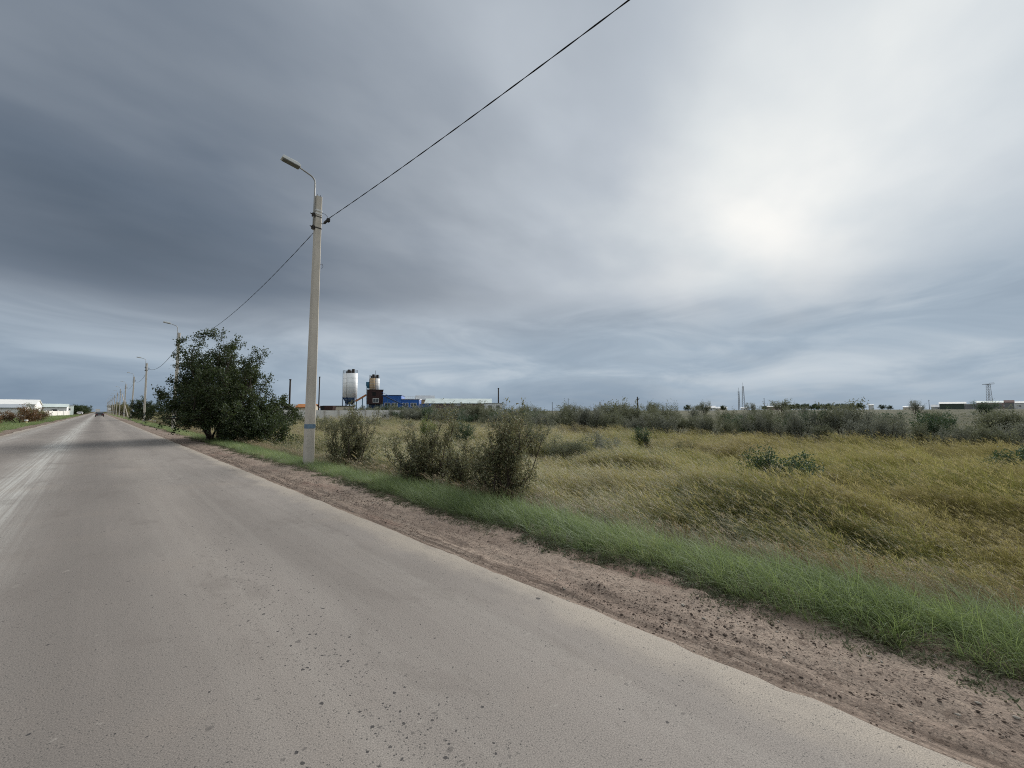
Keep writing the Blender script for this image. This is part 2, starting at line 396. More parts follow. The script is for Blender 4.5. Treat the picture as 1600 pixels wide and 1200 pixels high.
M = {
    'asphalt': asphalt_mat(), 'dirt': dirt_mat(), 'terrain': terrain_mat(),
    'concrete': surface('concrete', (0.50, 0.462, 0.402), 0.9, 0.16, 2.2, 0.35, stretch=(1, 1, 0.25), dirt=0.25),
    'blue_band': surface('blue_band', (0.13, 0.20, 0.27), 0.85, 0.3, 9.0, dirt=0.2),
    'steel': surface('galvanised_steel', (0.36, 0.36, 0.35), 0.5, 0.15, 6.0, metal=0.3, dirt=0.3),
    'rust': surface('rusty_iron', (0.035, 0.030, 0.028), 0.75, 0.3, 14.0),
    'white_band': surface('white_band', (0.62, 0.62, 0.60), 0.7, 0.08, 9.0),
    'black': surface('black_rubber', (0.012, 0.012, 0.014), 0.6, 0.2, 9.0),
    'lens': surface('lamp_lens', (0.20, 0.21, 0.21), 0.35, 0.1, 9.0, spec=0.5),
    'lamp': surface('lamp_grey_paint', (0.64, 0.66, 0.66), 0.45, 0.08, 9.0, spec=0.5),
    'white': surface('white_paint', (0.72, 0.72, 0.70), 0.75, 0.08, 0.8, dirt=0.22),
    'offwhite': surface('off_white_wall', (0.70, 0.68, 0.64), 0.9, 0.12, 0.6, dirt=0.35),
    'silo_white': surface('silo_white', (0.87, 0.88, 0.88), 0.5, 0.06, 0.9, dirt=0.14),
    'blue': surface('blue_cladding', (0.028, 0.118, 0.40), 0.55, 0.12, 0.8, dirt=0.1),
    'navy': surface('navy_steel', (0.018, 0.045, 0.105), 0.55, 0.2, 1.5),
    'teal': surface('teal_steel', (0.03, 0.12, 0.20), 0.5, 0.2, 1.5),
    'brown_clad': surface('brown_cladding', (0.042, 0.020, 0.019), 0.6, 0.2, 0.8),
    'brick': surface('brown_brick', (0.16, 0.122, 0.10), 0.95, 0.35, 1.6, dirt=0.3),
    'roof_pale': surface('pale_green_roof', (0.55, 0.62, 0.60), 0.6, 0.12, 0.5, dirt=0.12),
    'roof_grey': surface('grey_roof', (0.36, 0.39, 0.42), 0.6, 0.12, 0.5),
    'tan': surface('tan_render', (0.36, 0.27, 0.17), 0.9, 0.15, 0.7, dirt=0.2),
    'cream': surface('cream_render', (0.60, 0.53, 0.42), 0.9, 0.1, 0.7, dirt=0.2),
    'orange': surface('orange_paint', (0.42, 0.17, 0.06), 0.7, 0.2, 2.0),
    'redroof': surface('red_roof', (0.09, 0.045, 0.042), 0.8, 0.2, 1.0),
    'darkwood': surface('dark_wood', (0.035, 0.028, 0.024), 0.9, 0.25, 4.0),
    'glass': surface('window_glass', (0.05, 0.06, 0.07), 0.15, 0.2, 1.0, spec=0.6),
    'dark': surface('shade_chassis_black', (0.010, 0.010, 0.011), 0.8, 0.2, 1.0),  # painted shade for the tower hole; plain colour of the tipper chassis
    'greenwall': surface('green_wall', (0.07, 0.09, 0.075), 0.9, 0.2, 1.0),
    'greywall': surface('grey_wall', (0.20, 0.20, 0.20), 0.9, 0.2, 0.6, dirt=0.3),
    'pinkwall': surface('pink_wall', (0.33, 0.25, 0.23), 0.9, 0.15, 0.6),
    'car': surface('dark_car_paint', (0.012, 0.013, 0.017), 0.3, 0.1, 3.0, spec=0.6),
    'red_lens': surface('tail_lens', (0.16, 0.012, 0.012), 0.3, 0.1, 3.0, spec=0.6),
    'yellow': surface('pale_yellow_paint', (0.52, 0.45, 0.24), 0.8, 0.15, 6.0),
    'bark': surface('bark', (0.050, 0.040, 0.032), 0.95, 0.3, 9.0, 0.5),
    'twig': surface('brown_twig', (0.060, 0.045, 0.035), 0.95, 0.3, 12.0),
    'clod': surface('dark_earth_clod', (0.095, 0.073, 0.060), 1.0, 0.35, 20.0, 0.4, spec=0.1),
    'stone': surface('pale_stone', (0.30, 0.27, 0.23), 0.9, 0.25, 20.0, 0.3),
}
M['elm'] = leafy('elm_leaf', [(0.0, (0.018, 0.030, 0.010)), (0.5, (0.034, 0.052, 0.017)), (0.85, (0.058, 0.078, 0.024)), (1.0, (0.095, 0.092, 0.034))], 0.30, gloss=.03)
M['scrub'] = leafy('scrub_leaf', [(0.0, (0.052, 0.060, 0.026)), (0.4, (0.112, 0.122, 0.056)), (0.72, (0.195, 0.192, 0.096)), (0.9, (0.190, 0.140, 0.070)), (1.0, (0.33, 0.29, 0.18))], 0.30, gloss=.04)
M['belt'] = leafy('thicket_leaf', [(0.0, (0.070, 0.078, 0.042)), (0.5, (0.132, 0.142, 0.082)), (1.0, (0.215, 0.218, 0.135))], 0.30, gloss=.04)
M['silver'] = leafy('silver_leaf', [(0.0, (0.088, 0.096, 0.068)), (0.5, (0.158, 0.166, 0.122)), (1.0, (0.245, 0.25, 0.19))], 0.30, gloss=.05)
M['limegreen'] = leafy('young_leaf', [(0.0, (0.07, 0.10, 0.02)), (0.5, (0.13, 0.17, 0.035)), (1.0, (0.20, 0.22, 0.055))], 0.4)
M['deepgreen'] = leafy('deep_green_leaf', [(0.0, (0.022, 0.045, 0.016)), (0.5, (0.042, 0.075, 0.028)), (1.0, (0.085, 0.11, 0.045))], 0.3)
M['rusty'] = leafy('rusty_leaf', [(0.0, (0.06, 0.045, 0.020)), (0.4, (0.14, 0.082, 0.032)), (0.75, (0.20, 0.105, 0.04)), (1.0, (0.13, 0.125, 0.04))], 0.35)
M['yellowleaf'] = leafy('yellowing_leaf', [(0.0, (0.08, 0.085, 0.03)), (0.5, (0.16, 0.15, 0.05)), (1.0, (0.25, 0.21, 0.08))], 0.35)
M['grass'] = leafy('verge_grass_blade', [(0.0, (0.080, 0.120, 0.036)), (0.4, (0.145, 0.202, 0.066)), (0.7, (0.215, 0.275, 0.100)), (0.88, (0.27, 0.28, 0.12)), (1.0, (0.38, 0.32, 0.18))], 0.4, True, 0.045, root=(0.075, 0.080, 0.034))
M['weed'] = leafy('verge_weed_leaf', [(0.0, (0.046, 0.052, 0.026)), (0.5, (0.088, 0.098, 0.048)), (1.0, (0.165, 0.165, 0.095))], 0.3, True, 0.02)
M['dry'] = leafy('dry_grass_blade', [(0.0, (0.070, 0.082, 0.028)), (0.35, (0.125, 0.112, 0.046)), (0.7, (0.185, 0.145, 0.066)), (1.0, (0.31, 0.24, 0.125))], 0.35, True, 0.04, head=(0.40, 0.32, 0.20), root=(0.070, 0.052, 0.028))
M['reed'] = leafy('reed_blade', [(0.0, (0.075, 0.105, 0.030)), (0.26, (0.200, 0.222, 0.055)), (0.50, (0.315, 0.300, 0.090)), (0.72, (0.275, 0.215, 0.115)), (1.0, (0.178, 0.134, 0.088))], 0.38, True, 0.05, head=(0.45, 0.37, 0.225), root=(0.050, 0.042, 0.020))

# ------------------------------------------------------------------ terrain, road, shoulders
def sm(a, b, v):
    t = np.clip((np.asarray(v, float) - a) / (b - a), 0, 1); return t * t * (3 - 2 * t)

def zf(x, y):
    x = np.asarray(x, float); y = np.asarray(y, float)
    a = np.interp(x, [-3000, -300, -60, -12, -7, -5, 2.3, 4.0, 4.7, 5.4, 6.6, 8.5, 14, 40, 62, 85, 120, 260, 600, 4000],
                  [0.5, 0.2, -0.3, -0.35, -0.2, -0.07, -0.07, -0.075, -0.14, -0.34, -0.80, -1.10, -1.3, -1.7, -1.6, -0.5, 0.9, 2.4, 3.4, 5.0])
    b = np.interp(x, [-3000, -300, -60, -12, -7, -5, 2.3, 4.0, 5.5, 9, 30, 60, 120, 260, 600, 4000],
                  [0.5, 0.2, -0.3, -0.35, -0.2, -0.07, -0.07, -0.075, -0.16, -0.4, -0.5, -0.2, 0.5, 1.8, 3.0, 5.0])
    t = sm(55, 105, y)
    z = a * (1 - t) + b * t
    amp = sm(5.0, 9.0, x) + sm(-5.4, -9, x)
    return z + amp * ((fbm(x * 0.35, y * 0.35, 2) - 0.5) * 0.35)

def grid(xs, ys, z):
    X, Y = np.meshgrid(xs, ys); V = np.stack([X, Y, z(X, Y)], -1).reshape(-1, 3)
    nx, ny = len(xs), len(ys)
    i = (np.arange(ny - 1)[:, None] * nx + np.arange(nx - 1)[None, :]).ravel()
    return V, np.stack([i, i + 1, i + nx + 1, i + nx], 1)

def spread(a, b, first, grow):
    r = [a]; d = first
    while r[-1] < b: r.append(r[-1] + d); d *= grow
    return r
xs = np.array(sorted(set([-v for v in spread(5, 4000, 0.8, 1.18)] + [-4.6, -4.0, -2, 0, 2.0] + list(np.arange(2.3, 15, 0.25)) + spread(15, 4000, 0.6, 1.07))))
ys = np.array(sorted(set([-v for v in spread(12, 4000, 1.0, 1.25)] + list(np.arange(-12, 30, 0.5)) + spread(30, 6000, 0.7, 1.06))))
V, Fq = grid(xs, ys, zf)
tag(mesh_np('ground', V, Fq, M['terrain'], smooth=True), 'rough scrubby ground falling away beside the road', 'ground', kind='structure')

RX0, RX1 = -4.1, 2.66
yr = np.array(list(np.arange(-8, 20, 0.12)) + spread(20, 1600, 0.25, 1.03))
V, Fq = grid(np.array([RX0, RX0 + 0.01, -2.5, -0.8, 0.9, RX1 - 0.01, RX1]), yr, lambda X, Y: X * 0)
e = V[:, 0]
wr = (fbm(V[:, 1] * 0.9, V[:, 1] * 0 + 1, 5) - 0.5) * 0.05 + (vnoise(V[:, 1] * 7, 0 * V[:, 1], 4) - 0.5) * 0.035 + (vnoise(V[:, 1] * 4.1, 0 * V[:, 1], 6) - 0.5) * 0.015
wl = (fbm(V[:, 1] * 0.5, V[:, 1] * 0 + 9, 6) - 0.5) * 0.5
right = e > RX1 - 0.02; left = e < RX0 + 0.02
V[right, 0] += wr[right]; V[left, 0] += wl[left]
V[(e == RX1) | (e == RX0), 2] = -0.065
tag(mesh_np('road', V, Fq, M['asphalt']), 'dusty worn asphalt road with chalky streaks along its middle', 'road', kind='structure')

def shoulder_z(X, Y):
    near = sm(60, 20, np.abs(Y))
    b = np.interp(X, [2.3, 2.65, 3.0, 3.4, 3.8, 4.3, 4.6], [-0.03, -0.028, -0.045, -0.035, -0.04, -0.06, -0.16])
    rut = 0.012 * np.sin(X * 26 + 3 * fbm(X * 0, Y * 0.25, 8)) * sm(3.4, 2.75, X)
    lump = (fbm(X * 3.2, Y * 2.2, 11, 5) - 0.5) * 0.055 + np.maximum(fbm(X * 11, Y * 9, 14, 3) - 0.55, 0) * 0.09
    return b + (rut + lump * sm(2.62, 2.95, X)) * near
ysd = np.array(list(np.arange(-7, 16, 0.055)) + spread(16, 1500, 0.08, 1.03))
V, Fq = grid(np.arange(2.28, 4.62, 0.045), ysd, shoulder_z)
tag(mesh_np('shoulder_right', V, Fq, M['dirt'], smooth=True), 'bare brown dirt shoulder along the field side', 'shoulder', kind='structure')
ysl = np.array(spread(-10, 1500, 0.6, 1.03))
V, Fq = grid(np.arange(-5.6, -3.7, 0.2), ysl, lambda X, Y: np.interp(X, [-5.6, -5.3, -4.2, -3.7], [-0.16, -0.04, -0.025, -0.03]) + (fbm(X * 2, Y * 0.8, 21) - 0.5) * 0.03)
tag(mesh_np('shoulder_left', V, Fq, M['dirt'], smooth=True), 'bare dirt shoulder along the grass opposite the poles', 'shoulder', kind='structure')

# loose earth clods and crumbs on the right shoulder and a few on the asphalt
def clods(name, pts, size, material, label):
    base = np.array([(0, 0, .8), (1, 0, 0), (0.3, .95, 0), (-.8, .6, 0), (-.8, -.6, 0), (.3, -.95, 0), (0, 0, -.5)])
    fc = np.array([(0, 1, 2), (0, 2, 3), (0, 3, 4), (0, 4, 5), (0, 5, 1), (6, 2, 1), (6, 3, 2), (6, 4, 3), (6, 5, 4), (6, 1, 5)])
    n = len(pts); a = rng.random(n) * 6.28
    B = base[None] * rng.uniform(0.6, 1.35, (n, 7, 1)) * size[:, None, None] * np.stack([np.ones(n), rng.uniform(.55, 1, n), rng.uniform(.5, .9, n)], 1)[:, None, :]
    Xr = B[..., 0] * np.cos(a)[:, None] - B[..., 1] * np.sin(a)[:, None]; Yr = B[..., 0] * np.sin(a)[:, None] + B[..., 1] * np.cos(a)[:, None]
    V = np.stack([Xr, Yr, B[..., 2]], -1) + pts[:, None, :]
    Fc = (fc[None] + (np.arange(n) * 7)[:, None, None]).reshape(-1, 3)
    return tag(mesh_np(name, V.reshape(-1, 3), Fc, material), label, 'earth', kind='stuff')
n = 60000
px_ = rng.uniform(2.66, 4.15, n); py_ = rng.uniform(-2.5, 20, n)
keep = fbm(px_ * 2.2, py_ * 1.1, 31) + 0.25 * np.exp(-((px_ - 3.05) / 0.35) ** 2) > rng.uniform(0.56, 0.88, n)
px_, py_ = px_[keep], py_[keep]
sz = np.minimum(0.0025 + rng.exponential(0.0024, len(px_)), 0.017)
clods('loose_dirt', np.stack([px_, py_, shoulder_z(px_, py_) + sz * 0.15], 1), sz, M['clod'], 'dark crumbly earth clods scattered over the dirt shoulder')
n = 900
px_ = rng.uniform(2.62, 4.1, n); py_ = rng.uniform(-2, 16, n); sz = 0.004 + rng.exponential(0.004, n)
clods('gravel', np.stack([px_, py_, shoulder_z(px_, py_) + sz * 0.2], 1), np.minimum(sz, 0.022), M['stone'], 'small pale pebbles strewn on the dirt shoulder')

# ------------------------------------------------------------------ grass and reeds
def ribbons(base, az, h, lean, w, droop, seg, rnd, head=0.0, twist=0.0):
    """n tapered blades; returns verts, tri faces, bl attribute"""
    n = len(h); t = np.linspace(0, 1, seg + 1)
    hor = (lean[:, None] * t + droop[:, None] * t ** 2.2) * h[:, None]
    ver = h[:, None] * (t - 0.42 * np.clip(droop, 0, 1.6)[:, None] * t ** 2.6)
    d = np.stack([np.cos(az), np.sin(az)], 1)
    C = np.stack([base[:, None, 0] + d[:, None, 0] * hor, base[:, None, 1] + d[:, None, 1] * hor, base[:, None, 2] + ver], -1)
    wa = az + np.pi / 2 + rng.uniform(-0.9, 0.9, n); sd = np.stack([np.cos(wa), np.sin(wa), 0 * wa], 1)
    wt = w[:, None] * np.array([0.75 if k == 0 else (1 - (k / seg) ** 1.6) for k in range(seg + 1)])[None]
    L = C - sd[:, None] * wt[..., None] / 2; R = C + sd[:, None] * wt[..., None] / 2
    V = np.stack([L[:, :-1], R[:, :-1]], 2).reshape(n, -1, 3); V = np.concatenate([V, C[:, -1:]], 1)
    k = 2 * seg + 1; f = []
    for i in range(seg - 1):
        a = 2 * i; f += [(a, a + 1, a + 3), (a, a + 3, a + 2)]
    f.append((2 * seg - 2, 2 * seg - 1, 2 * seg))
    Fc = (np.array(f)[None] + (np.arange(n) * k)[:, None, None]).reshape(-1, 3)
    tt = np.concatenate([np.repeat(t[:-1], 2), [1.0]])
    bl = np.stack([np.tile(tt, (n, 1)), np.repeat(rnd[:, None], k, 1), np.full((n, k), head)], -1).reshape(-1, 3)
    return V.reshape(-1, 3), Fc, bl

def join(parts):
    V, Fc, B = [], [], []; o = 0
    for v, f, b in parts:
        V.append(v); Fc.append(f + o); B.append(b); o += len(v)
    return np.concatenate(V), np.concatenate(Fc), np.concatenate(B)

def disc(n, r):
    a = rng.random(n) * 6.283; q = r * np.sqrt(rng.random(n)); return np.stack([q * np.cos(a), q * np.sin(a), np.full(n, -0.02)], 1)

# local +X of a clump is downwind
def grass_clump(n, r, h0, h1, w, lean=0.35, droop=0.5):
    h = rng.uniform(h0, h1, n); az = rng.normal(0, 1.1, n)
    return ribbons(disc(n, r), az, h, np.clip(np.abs(rng.normal(lean, 0.2, n)), 0, .7), np.full(n, w) * rng.uniform(.6, 1.2, n), np.clip(np.abs(rng.normal(droop, 0.3, n)), 0, .85), 4, rng.random(n))

def plume(base, az, L, w, rnd):
    """feathery seed head: a sheaf of short drooping ribbons"""
    parts = []
    for k in range(7):
        n = len(L); b = base.copy(); s = k / 7 * L * 0.7
        b[:, 0] += np.cos(az) * s * 0.75; b[:, 1] += np.sin(az) * s * 0.75; b[:, 2] += s * 0.45
        parts.append(ribbons(b, az + rng.normal(0, 0.7, n), L * rng.uniform(.25, .5, n), rng.uniform(.4, 1.3, n), w * rng.uniform(.6, 1.2, n), rng.uniform(0.2, 1.0, n), 2, rng.random(n), 1.0))
    return join(parts)

def reed_clump(n, r, h0, h1, lw, pf=0.6, hl=0.16):
    b = disc(n, r); h = rng.uniform(h0, h1, n); az = rng.normal(0, 0.35, n); lean = np.abs(rng.normal(0.42, 0.12, n)); dr = np.abs(rng.normal(0.32, 0.12, n))
    parts = [ribbons(b, az, h, lean, np.full(n, lw * 0.55), dr, 5, rng.random(n))]
    for q in (0.12, 0.25, 0.4, 0.52, 0.64, 0.75, 0.86):   # leaves up the stalk
        lb = b.copy(); hor = (lean * q + dr * q ** 2.2) * h
        lb[:, 0] += np.cos(az) * hor; lb[:, 1] += np.sin(az) * hor; lb[:, 2] += h * (q - 0.42 * dr * q ** 2.6)
        L = h * rng.uniform(.22, .42, n)
        parts.append(ribbons(lb, rng.normal(0, 0.42, n), L, np.abs(rng.normal(.75, .3, n)), np.full(n, lw) * rng.uniform(.7, 1.2, n), np.abs(rng.normal(.7, .35, n)), 3, rng.random(n)))
    m = rng.random(n) < pf
    if m.any():
        tb = b[m].copy(); hor = (lean + dr)[m] * h[m] * 0.97
        tb[:, 0] += np.cos(az[m]) * hor; tb[:, 1] += np.sin(az[m]) * hor; tb[:, 2] += h[m] * (0.985 - 0.42 * dr[m])
        parts.append(plume(tb, az[m], rng.uniform(.7, 1.3, m.sum()) * hl * 1.1, 0.013 + 0 * h[m], rng.random(m.sum())))
    return join(parts)

def weed_clump(n, r, size):
    """low leafy rosette plant"""
    b = disc(n, r); b[:, 2] += np.abs(rng.normal(0, 0.02, n))
    return ribbons(b, rng.random(n) * 6.283, rng.uniform(.5, 1, n) * size, rng.uniform(.5, 1.6, n), rng.uniform(.28, .5, n) * size, rng.uniform(0, .9, n), 3, rng.random(n))

def source(name, clumps, material):
    c = bpy.data.collections.new(name)
    for i, (v, f, b) in enumerate(clumps):
        o = mesh_np('%s_%s' % (name, 'abcdefgh'[i]), v, f, material, attrs={'bl': b}, link=False); c.objects.link(o)
    return c

_ng = {}
def scatter(name, P, yaw, scl, tint, src, label, cat):
    """one object of stuff: clumps instanced on real ground points"""
    n = len(P); k = len(src.objects)
    tilt = rng.normal(0, 0.10, (n, 2))
    me = bpy.data.meshes.new(name); me.vertices.add(n); me.vertices.foreach_set('co', np.asarray(P, np.float32).ravel())
    for nm, a in (('rot', np.concatenate([tilt, yaw[:, None]], 1)), ):
        q = me.attributes.new(nm, 'FLOAT_VECTOR', 'POINT'); q.data.foreach_set('vector', a.astype(np.float32).ravel())
    for nm, a in (('scl', scl), ('tint', tint)):
        q = me.attributes.new(nm, 'FLOAT', 'POINT'); q.data.foreach_set('value', np.asarray(a, np.float32))
    q = me.attributes.new('pick', 'INT', 'POINT'); q.data.foreach_set('value', rng.integers(0, k, n).astype(np.int32))
    me.update()
    o = bpy.data.objects.new(name, me); COL.objects.link(o)
    t = bpy.data.node_groups.new(name + '_scatter', 'GeometryNodeTree')
    t.interface.new_socket('Geometry', in_out='INPUT', socket_type='NodeSocketGeometry'); t.interface.new_socket('Geometry', in_out='OUTPUT', socket_type='NodeSocketGeometry')
    N = t.nodes.new; Lk = t.links.new
    gi, go = N('NodeGroupInput'), N('NodeGroupOutput')
    ci = N('GeometryNodeCollectionInfo'); ci.inputs['Collection'].default_value = src; ci.inputs['Separate Children'].default_value = True; ci.inputs['Reset Children'].default_value = True
    ip = N('GeometryNodeInstanceOnPoints'); ip.inputs['Pick Instance'].default_value = True
    def na(nm, ty):
        a = N('GeometryNodeInputNamedAttribute'); a.data_type = ty; a.inputs['Name'].default_value = nm
        return next(s for s in a.outputs if s.enabled and s.name == 'Attribute')
    er = N('FunctionNodeEulerToRotation')
    Lk(gi.outputs[0], ip.inputs['Points']); Lk(ci.outputs[0], ip.inputs['Instance']); Lk(na('pick', 'INT'), ip.inputs['Instance Index'])
    Lk(na('rot', 'FLOAT_VECTOR'), er.inputs[0]); Lk(er.outputs[0], ip.inputs['Rotation']); Lk(na('scl', 'FLOAT'), ip.inputs['Scale'])
    Lk(ip.outputs[0], go.inputs[0])
    md = o.modifiers.new('scatter', 'NODES'); md.node_group = t
    return tag(o, label, cat, kind='stuff')

def inview(x, y, m=6.0):
    Z = x * SY + y * CY; X = x * CY - y * SY
    return (Z > -0.5) & (np.abs(X) < Z * 1.32 + m)

def sample(x0, x1, y0, y1, dens):
    """dens(x,y) clumps per m2, thinned from its maximum"""
    gx = np.linspace(x0, x1, 30); gy = np.linspace(y0, y1, 60); X, Y = np.meshgrid(gx, gy); mx = dens(X, Y).max()
    n = int(mx * (x1 - x0) * (y1 - y0)); x = rng.uniform(x0, x1, n); y = rng.uniform(y0, y1, n)
    k = (rng.random(n) * mx < dens(x, y)) & inview(x, y); return x[k], y[k]
WIND = math.atan2(0.72, -0.70)       # downwind: from the field towards the road and away
dist = lambda x, y: np.hypot(x, y)

gsrc = source('grass_clump', [grass_clump(20, 0.06, .17, .40, .0060) for _ in range(6)], M['grass'])
def edge(y): return 3.80 + (fbm(y * 0.55, y * 0, 41) - 0.5) * 0.55 + (vnoise(y * 3, y * 0, 43) - 0.5) * 0.16
X = []; Y = []
for y0, y1, d in ((-3, 8, 210), (8, 25, 110), (25, 80, 42), (80, 330, 7)):
    a, b = sample(3.4, 5.5, y0, y1, lambda x, y: np.full(np.shape(x), d) * 1.0); X.append(a); Y.append(b)
x = np.concatenate(X); y = np.concatenate(Y)
k = (x > edge(y) + rng.exponential(0.05, len(x))) & (x < 4.85 + rng.normal(0, 0.2, len(x)))
x, y = x[k], y[k]
sc = rng.uniform(.7, 1.2, len(x)) * np.interp(x - edge(y), [0, .25, .6], [.5, .9, 1.05]) * np.interp(dist(x, y), [8, 60], [1, 1.5]) * np.interp(y, [5, 14], [1.0, 0.72])
tn = np.clip(0.45 + (fbm(x * 1.2, y * 0.8, 45) - 0.5) * 1.2 + rng.normal(0, .1, len(x)) + 0.2 * sm(4.5, 5.1, x), 0, 1)
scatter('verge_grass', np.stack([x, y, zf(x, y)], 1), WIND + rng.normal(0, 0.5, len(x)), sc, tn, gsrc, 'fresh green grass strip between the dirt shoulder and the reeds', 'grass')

wsrc = source('weed_clump', [weed_clump(46, 0.09, .026) for _ in range(5)], M['weed'])
X = []; Y = []
for y0, y1, d in ((-3, 9, 260), (9, 30, 120), (30, 70, 30)):
    a, b = sample(3.2, 4.6, y0, y1, lambda x, y: np.full(np.shape(x), d) * 1.0); X.append(a); Y.append(b)
x = np.concatenate(X); y = np.concatenate(Y)
o_ = x - edge(y); k = (o_ > -0.16 + 0.3 * (rng.random(len(x)) - .5)) & (o_ < 0.22) & (fbm(x * 2.0, y * 1.5, 47) > 0.36); x, y = x[k], y[k]
scatter('verge_weeds', np.stack([x, y, np.maximum(shoulder_z(x, y), zf(x, y))], 1), rng.random(len(x)) * 6.28, rng.uniform(.5, 1.25, len(x)), np.clip(0.4 + (fbm(x, y, 48) - .5) + rng.normal(0, .1, len(x)), 0, 1), wsrc,
        'low grey-green weeds creeping onto the dirt along the grass edge', 'weeds')

dsrc = source('dry_grass_clump', [grass_clump(20, 0.11, .28, .62, .0058, 0.4, 0.6) for _ in range(4)] + [reed_clump(8, 0.12, .4, .65, .006, 0.8, 0.09) for _ in range(2)], M['dry'])
X = []; Y = []
for y0, y1, d in ((-4, 10, 75), (10, 30, 42), (30, 80, 16)):
    a, b = sample(4.75, 8.0, y0, y1, lambda x, y: np.full(np.shape(x), d) * 1.0); X.append(a); Y.append(b)
x = np.concatenate(X); y = np.concatenate(Y)
k = (x > 4.9 + rng.exponential(.14, len(x))) & (x < 6.6 + rng.exponential(.5, len(x))); x, y = x[k], y[k]
tn = np.clip(0.38 + (fbm(x * 0.9, y * 0.6, 52) - 0.5) * 1.9 + rng.normal(0, .08, len(x)), 0, 1)
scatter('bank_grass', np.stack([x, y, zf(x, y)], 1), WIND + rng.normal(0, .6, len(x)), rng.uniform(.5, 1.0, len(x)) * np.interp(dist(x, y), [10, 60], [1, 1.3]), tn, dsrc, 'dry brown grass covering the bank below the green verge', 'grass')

rsrc = source('reed_clump', [reed_clump(12, 0.17, .75, 1.15, .0062, .5) for _ in range(6)], M['reed'])
X = []; Y = []
for x0, x1, y0, y1, d in ((5.8, 16, -14, 14, 30), (5.8, 16, 14, 30, 20), (16, 30, -28, 14, 12), (16, 30, 14, 45, 9), (30, 50, -48, 75, 4.5), (5.8, 30, 45, 75, 5), (5.8, 16, 30, 45, 12), (6.5, 50, 75, 140, 1.6)):
    a, b = sample(x0, x1, y0, y1, lambda x, y: np.full(np.shape(x), d) * 1.0); X.append(a); Y.append(b)
x = np.concatenate(X); y = np.concatenate(Y)
k = (x > 6.1 + rng.exponential(.35, len(x))) & (x < 47.5 + 3 * (fbm(y * .2, y * 0, 55) - .5)); x, y = x[k], y[k]
patch = fbm(x * 0.16, y * 0.16, 57); thin = fbm(x * 0.45, y * 0.45, 61)
k = thin > 0.36 + 0.12 * rng.random(len(x)); x, y, patch = x[k], y[k], patch[k]
az_ = np.arctan2(x, y)                                  # bearing: yellow-green below the bushes, browner further along the bank
tn = np.clip(np.interp(np.degrees(az_), [10, 45, 62, 85, 100], [.26, .24, .38, .64, .78]) + (patch - 0.5) * 1.5 + rng.normal(0, .11, len(x)) - 0.42 * sm(.60, .68, fbm(x * .22, y * .22, 71)) + 0.26 * sm(13, 34, dist(x, y)), 0, 1)
sc = rng.uniform(.75, 1.15, len(x)) * np.interp(dist(x, y), [10, 30, 70], [1.0, 1.1, 1.25]) * np.interp(fbm(x * .3, y * .3, 63), [.3, .68], [.58, 1.22]) * np.interp(x, [6, 9], [.78, 1])
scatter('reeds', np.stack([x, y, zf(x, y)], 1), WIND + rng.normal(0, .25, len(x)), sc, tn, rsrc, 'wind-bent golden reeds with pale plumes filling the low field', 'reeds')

lsrc = source('left_grass_clump', [grass_clump(26, 0.25, .10, .24, .016, .3, .4) for _ in range(4)], M['grass'])
x, y = sample(-16, -4.9, 14, 260, lambda x, y: np.interp(y, [14, 60, 260], [14, 9, 2.0]) + 0 * x)
k = x < -5.15 + (fbm(y * .25, 0 * y, 65) - .5) * 0.9; x, y = x[k], y[k]
scatter('grass_strip', np.stack([x, y, zf(x, y)], 1), rng.random(len(x)) * 6.28, rng.uniform(.7, 1.3, len(x)) * np.interp(y, [20, 150], [1, 1.8]), np.clip(.5 + (fbm(x * .4, y * .2, 66) - .5), 0, 1), lsrc, 'short green grass beyond the dirt edge opposite the poles', 'grass')

# a few pale foxtail heads standing up out of the verge by the bushes
fsrc = source('foxtail_clump', [join([ribbons(disc(4, .05), rng.normal(0, .5, 4), rng.uniform(.3, .45, 4), rng.uniform(0, .3, 4), np.full(4, .004), rng.uniform(0, .3, 4), 3, rng.random(4)),
        plume(disc(4, .05) + np.array([0.03, 0, .34]), rng.normal(0, .5, 4), np.full(4, .13), np.full(4, .014), rng.random(4))]) for _ in range(3)], M['dry'])
y = np.concatenate([rng.uniform(5.2, 8.6, 26), rng.uniform(8.6, 24, 24)]); x = rng.uniform(4.75, 5.15, len(y))
scatter('foxtails', np.stack([x, y, zf(x, y)], 1), WIND + rng.normal(0, .5, len(x)), rng.uniform(.7, 1.1, len(x)), np.full(len(x), .8), fsrc, 'pale foxtail seed heads along the verge below the scrub bushes', 'grass')

